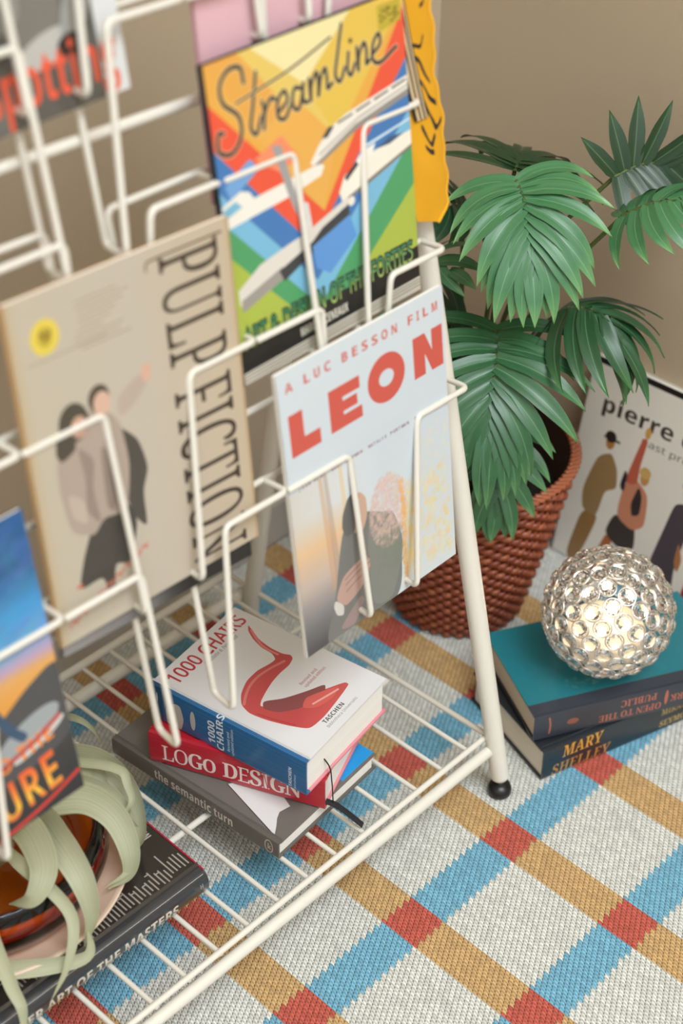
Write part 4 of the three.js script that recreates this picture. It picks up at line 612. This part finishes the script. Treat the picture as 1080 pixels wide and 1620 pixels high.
// ---------------------------------------------------------------- yellow cloth pouch on the rack's corner
{
  const bag = thing('yellow_pouch', 'yellow cloth pouch with wavy edge and black line drawing hanging beside the rainbow chevron book', 'pouch', W(0, 0, 0)); bag.quaternion.copy(panelQ);
  bag.position.copy(P0);
  const tex = canvasTex(512, 1024, (g, w, h) => {
    g.fillStyle = '#d69a10'; g.fillRect(0, 0, w, h); const I = (a, lw = 19) => curve(g, new THREE.CatmullRomCurve3(a.map(([x, y]) => V((0.3 + x * 0.8) * w, (y * 1.05 - 0.02) * h, 0))).getPoints(40).map((p) => [p.x, p.y]), lw, '#2a211a');
    I([[0.12, 0.5], [0.25, 0.46], [0.45, 0.5], [0.6, 0.535]]); I([[0.14, 0.57], [0.3, 0.53], [0.45, 0.58], [0.68, 0.605]]); I([[0.16, 0.61], [0.3, 0.595], [0.45, 0.65], [0.6, 0.68], [0.74, 0.66]]); I([[0.16, 0.67], [0.28, 0.7], [0.4, 0.73], [0.56, 0.705]]); I([[0.2, 0.735], [0.3, 0.75], [0.42, 0.755]]);
    I([[0.2, 0.07], [0.35, 0.12], [0.42, 0.2]], 14); I([[0.5, 0.1], [0.62, 0.2], [0.6, 0.3], [0.5, 0.31]], 14); I([[0.35, 0.0], [0.5, 0.03], [0.55, 0.06]], 14); I([[0.25, 0.42], [0.45, 0.425], [0.5, 0.4]], 14);
  });
  const mat = std(0xffffff, 0.85, { map: tex, side: THREE.DoubleSide });
  const right = [[0.647, 0.023], [0.66, 0.0355], [0.687, 0.038], [0.723, 0.0384], [0.774, 0.036], [0.822, 0.0387], [0.9, 0.039]];
  const n = 60, m = 20, pos = [], uv = [], idx = [], edge = [];
  for (const side of [0, 1]) for (let i = 0; i <= n; i++) {
    const v = i / n, u = 0.648 + v * 0.25, left = -0.003 - 0.09 * (u - 0.648); let xr = right[0][1]; for (let k = 1; k < right.length; k++) if (u >= right[k - 1][0]) xr = lerp(right[k - 1][1], right[k][1], Math.min(1, (u - right[k - 1][0]) / (right[k][0] - right[k - 1][0])));
    xr += 0.0012 * Math.sin(u * 260) + 0.0008 * Math.sin(u * 120 + 1);
    for (let k = 0; k <= m; k++) { const t = k / m, x = lerp(left, xr, t), puff = 0.0045 * Math.sin(Math.PI * Math.min(1, v * 5 + 0.02) * 0.5) * Math.sin(Math.PI * t) ** 0.5; pos.push(x, u + 0.008 * (1 - t) * (1 - v), 0.0175 + (side ? -0.0005 : puff) + 0.0008 * Math.sin(u * 90 + t * 5)); uv.push(t * 1.0, v); if (!side && k === m) edge.push(V(x, u, 0.0175 + 0.0008 * Math.sin(u * 90 + 5))); }
    if (i) for (let k = 0; k < m; k++) { const a = side * (n + 1) * (m + 1) + (i - 1) * (m + 1) + k, b = a + m + 1; idx.push(a, a + 1, b, a + 1, b + 1, b); }
  }
  const g = new THREE.BufferGeometry(); g.setAttribute('position', new THREE.Float32BufferAttribute(pos, 3)); g.setAttribute('uv', new THREE.Float32BufferAttribute(uv, 2)); g.setIndex(idx); g.computeVertexNormals();
  part('body', g, mat, bag); part('piping', sweep(edge, 0.0014, 7), std(0xe3a81c, 0.8), bag);
  const strap = []; const sp = [], su = [], si = []; [[0.737, 0.0095], [0.76, 0.005], [0.8, -0.001], [0.83, -0.0045], [0.88, -0.009]].forEach(([u, x], i) => { for (const s of [-1, 1]) { sp.push(x + s * 0.0075, u, 0.0235); su.push(s * 0.5 + 0.5, i / 4); } if (i) { const a = (i - 1) * 2; si.push(a, a + 1, a + 2, a + 1, a + 3, a + 2); } });
  for (let i = 0; i < 5; i++) { const q = i * 2; sp.push(sp[q * 3], sp[q * 3 + 1], 0.0222, sp[q * 3 + 3], sp[q * 3 + 4], 0.0222); su.push(0, i / 4, 1, i / 4); if (i) { const a = 10 + (i - 1) * 2; si.push(a, a + 2, a + 1, a + 1, a + 2, a + 3); for (const e of [0, 1]) { const f = (i - 1) * 2 + e; si.push(f, f + 2, f + 10, f + 10, f + 2, f + 12); } } }
  const sg = new THREE.BufferGeometry(); sg.setAttribute('position', new THREE.Float32BufferAttribute(sp, 3)); sg.setAttribute('uv', new THREE.Float32BufferAttribute(su, 2)); sg.setIndex(si); sg.computeVertexNormals();
  part('striped_band', sg, std(0xffffff, 0.8, { side: THREE.DoubleSide, map: canvasTex(64, 64, (c) => { c.fillStyle = '#cdb48a'; c.fillRect(0, 0, 64, 64); c.fillStyle = '#2d251e'; for (const x of [0, 22, 42, 58]) c.fillRect(x, 0, 9, 64); }) }), bag, 'beige band with dark stripes');
}

scene.traverse((o) => { if (o.isMesh) { o.castShadow = true; o.receiveShadow = true; } });
renderer.render(scene, camera);
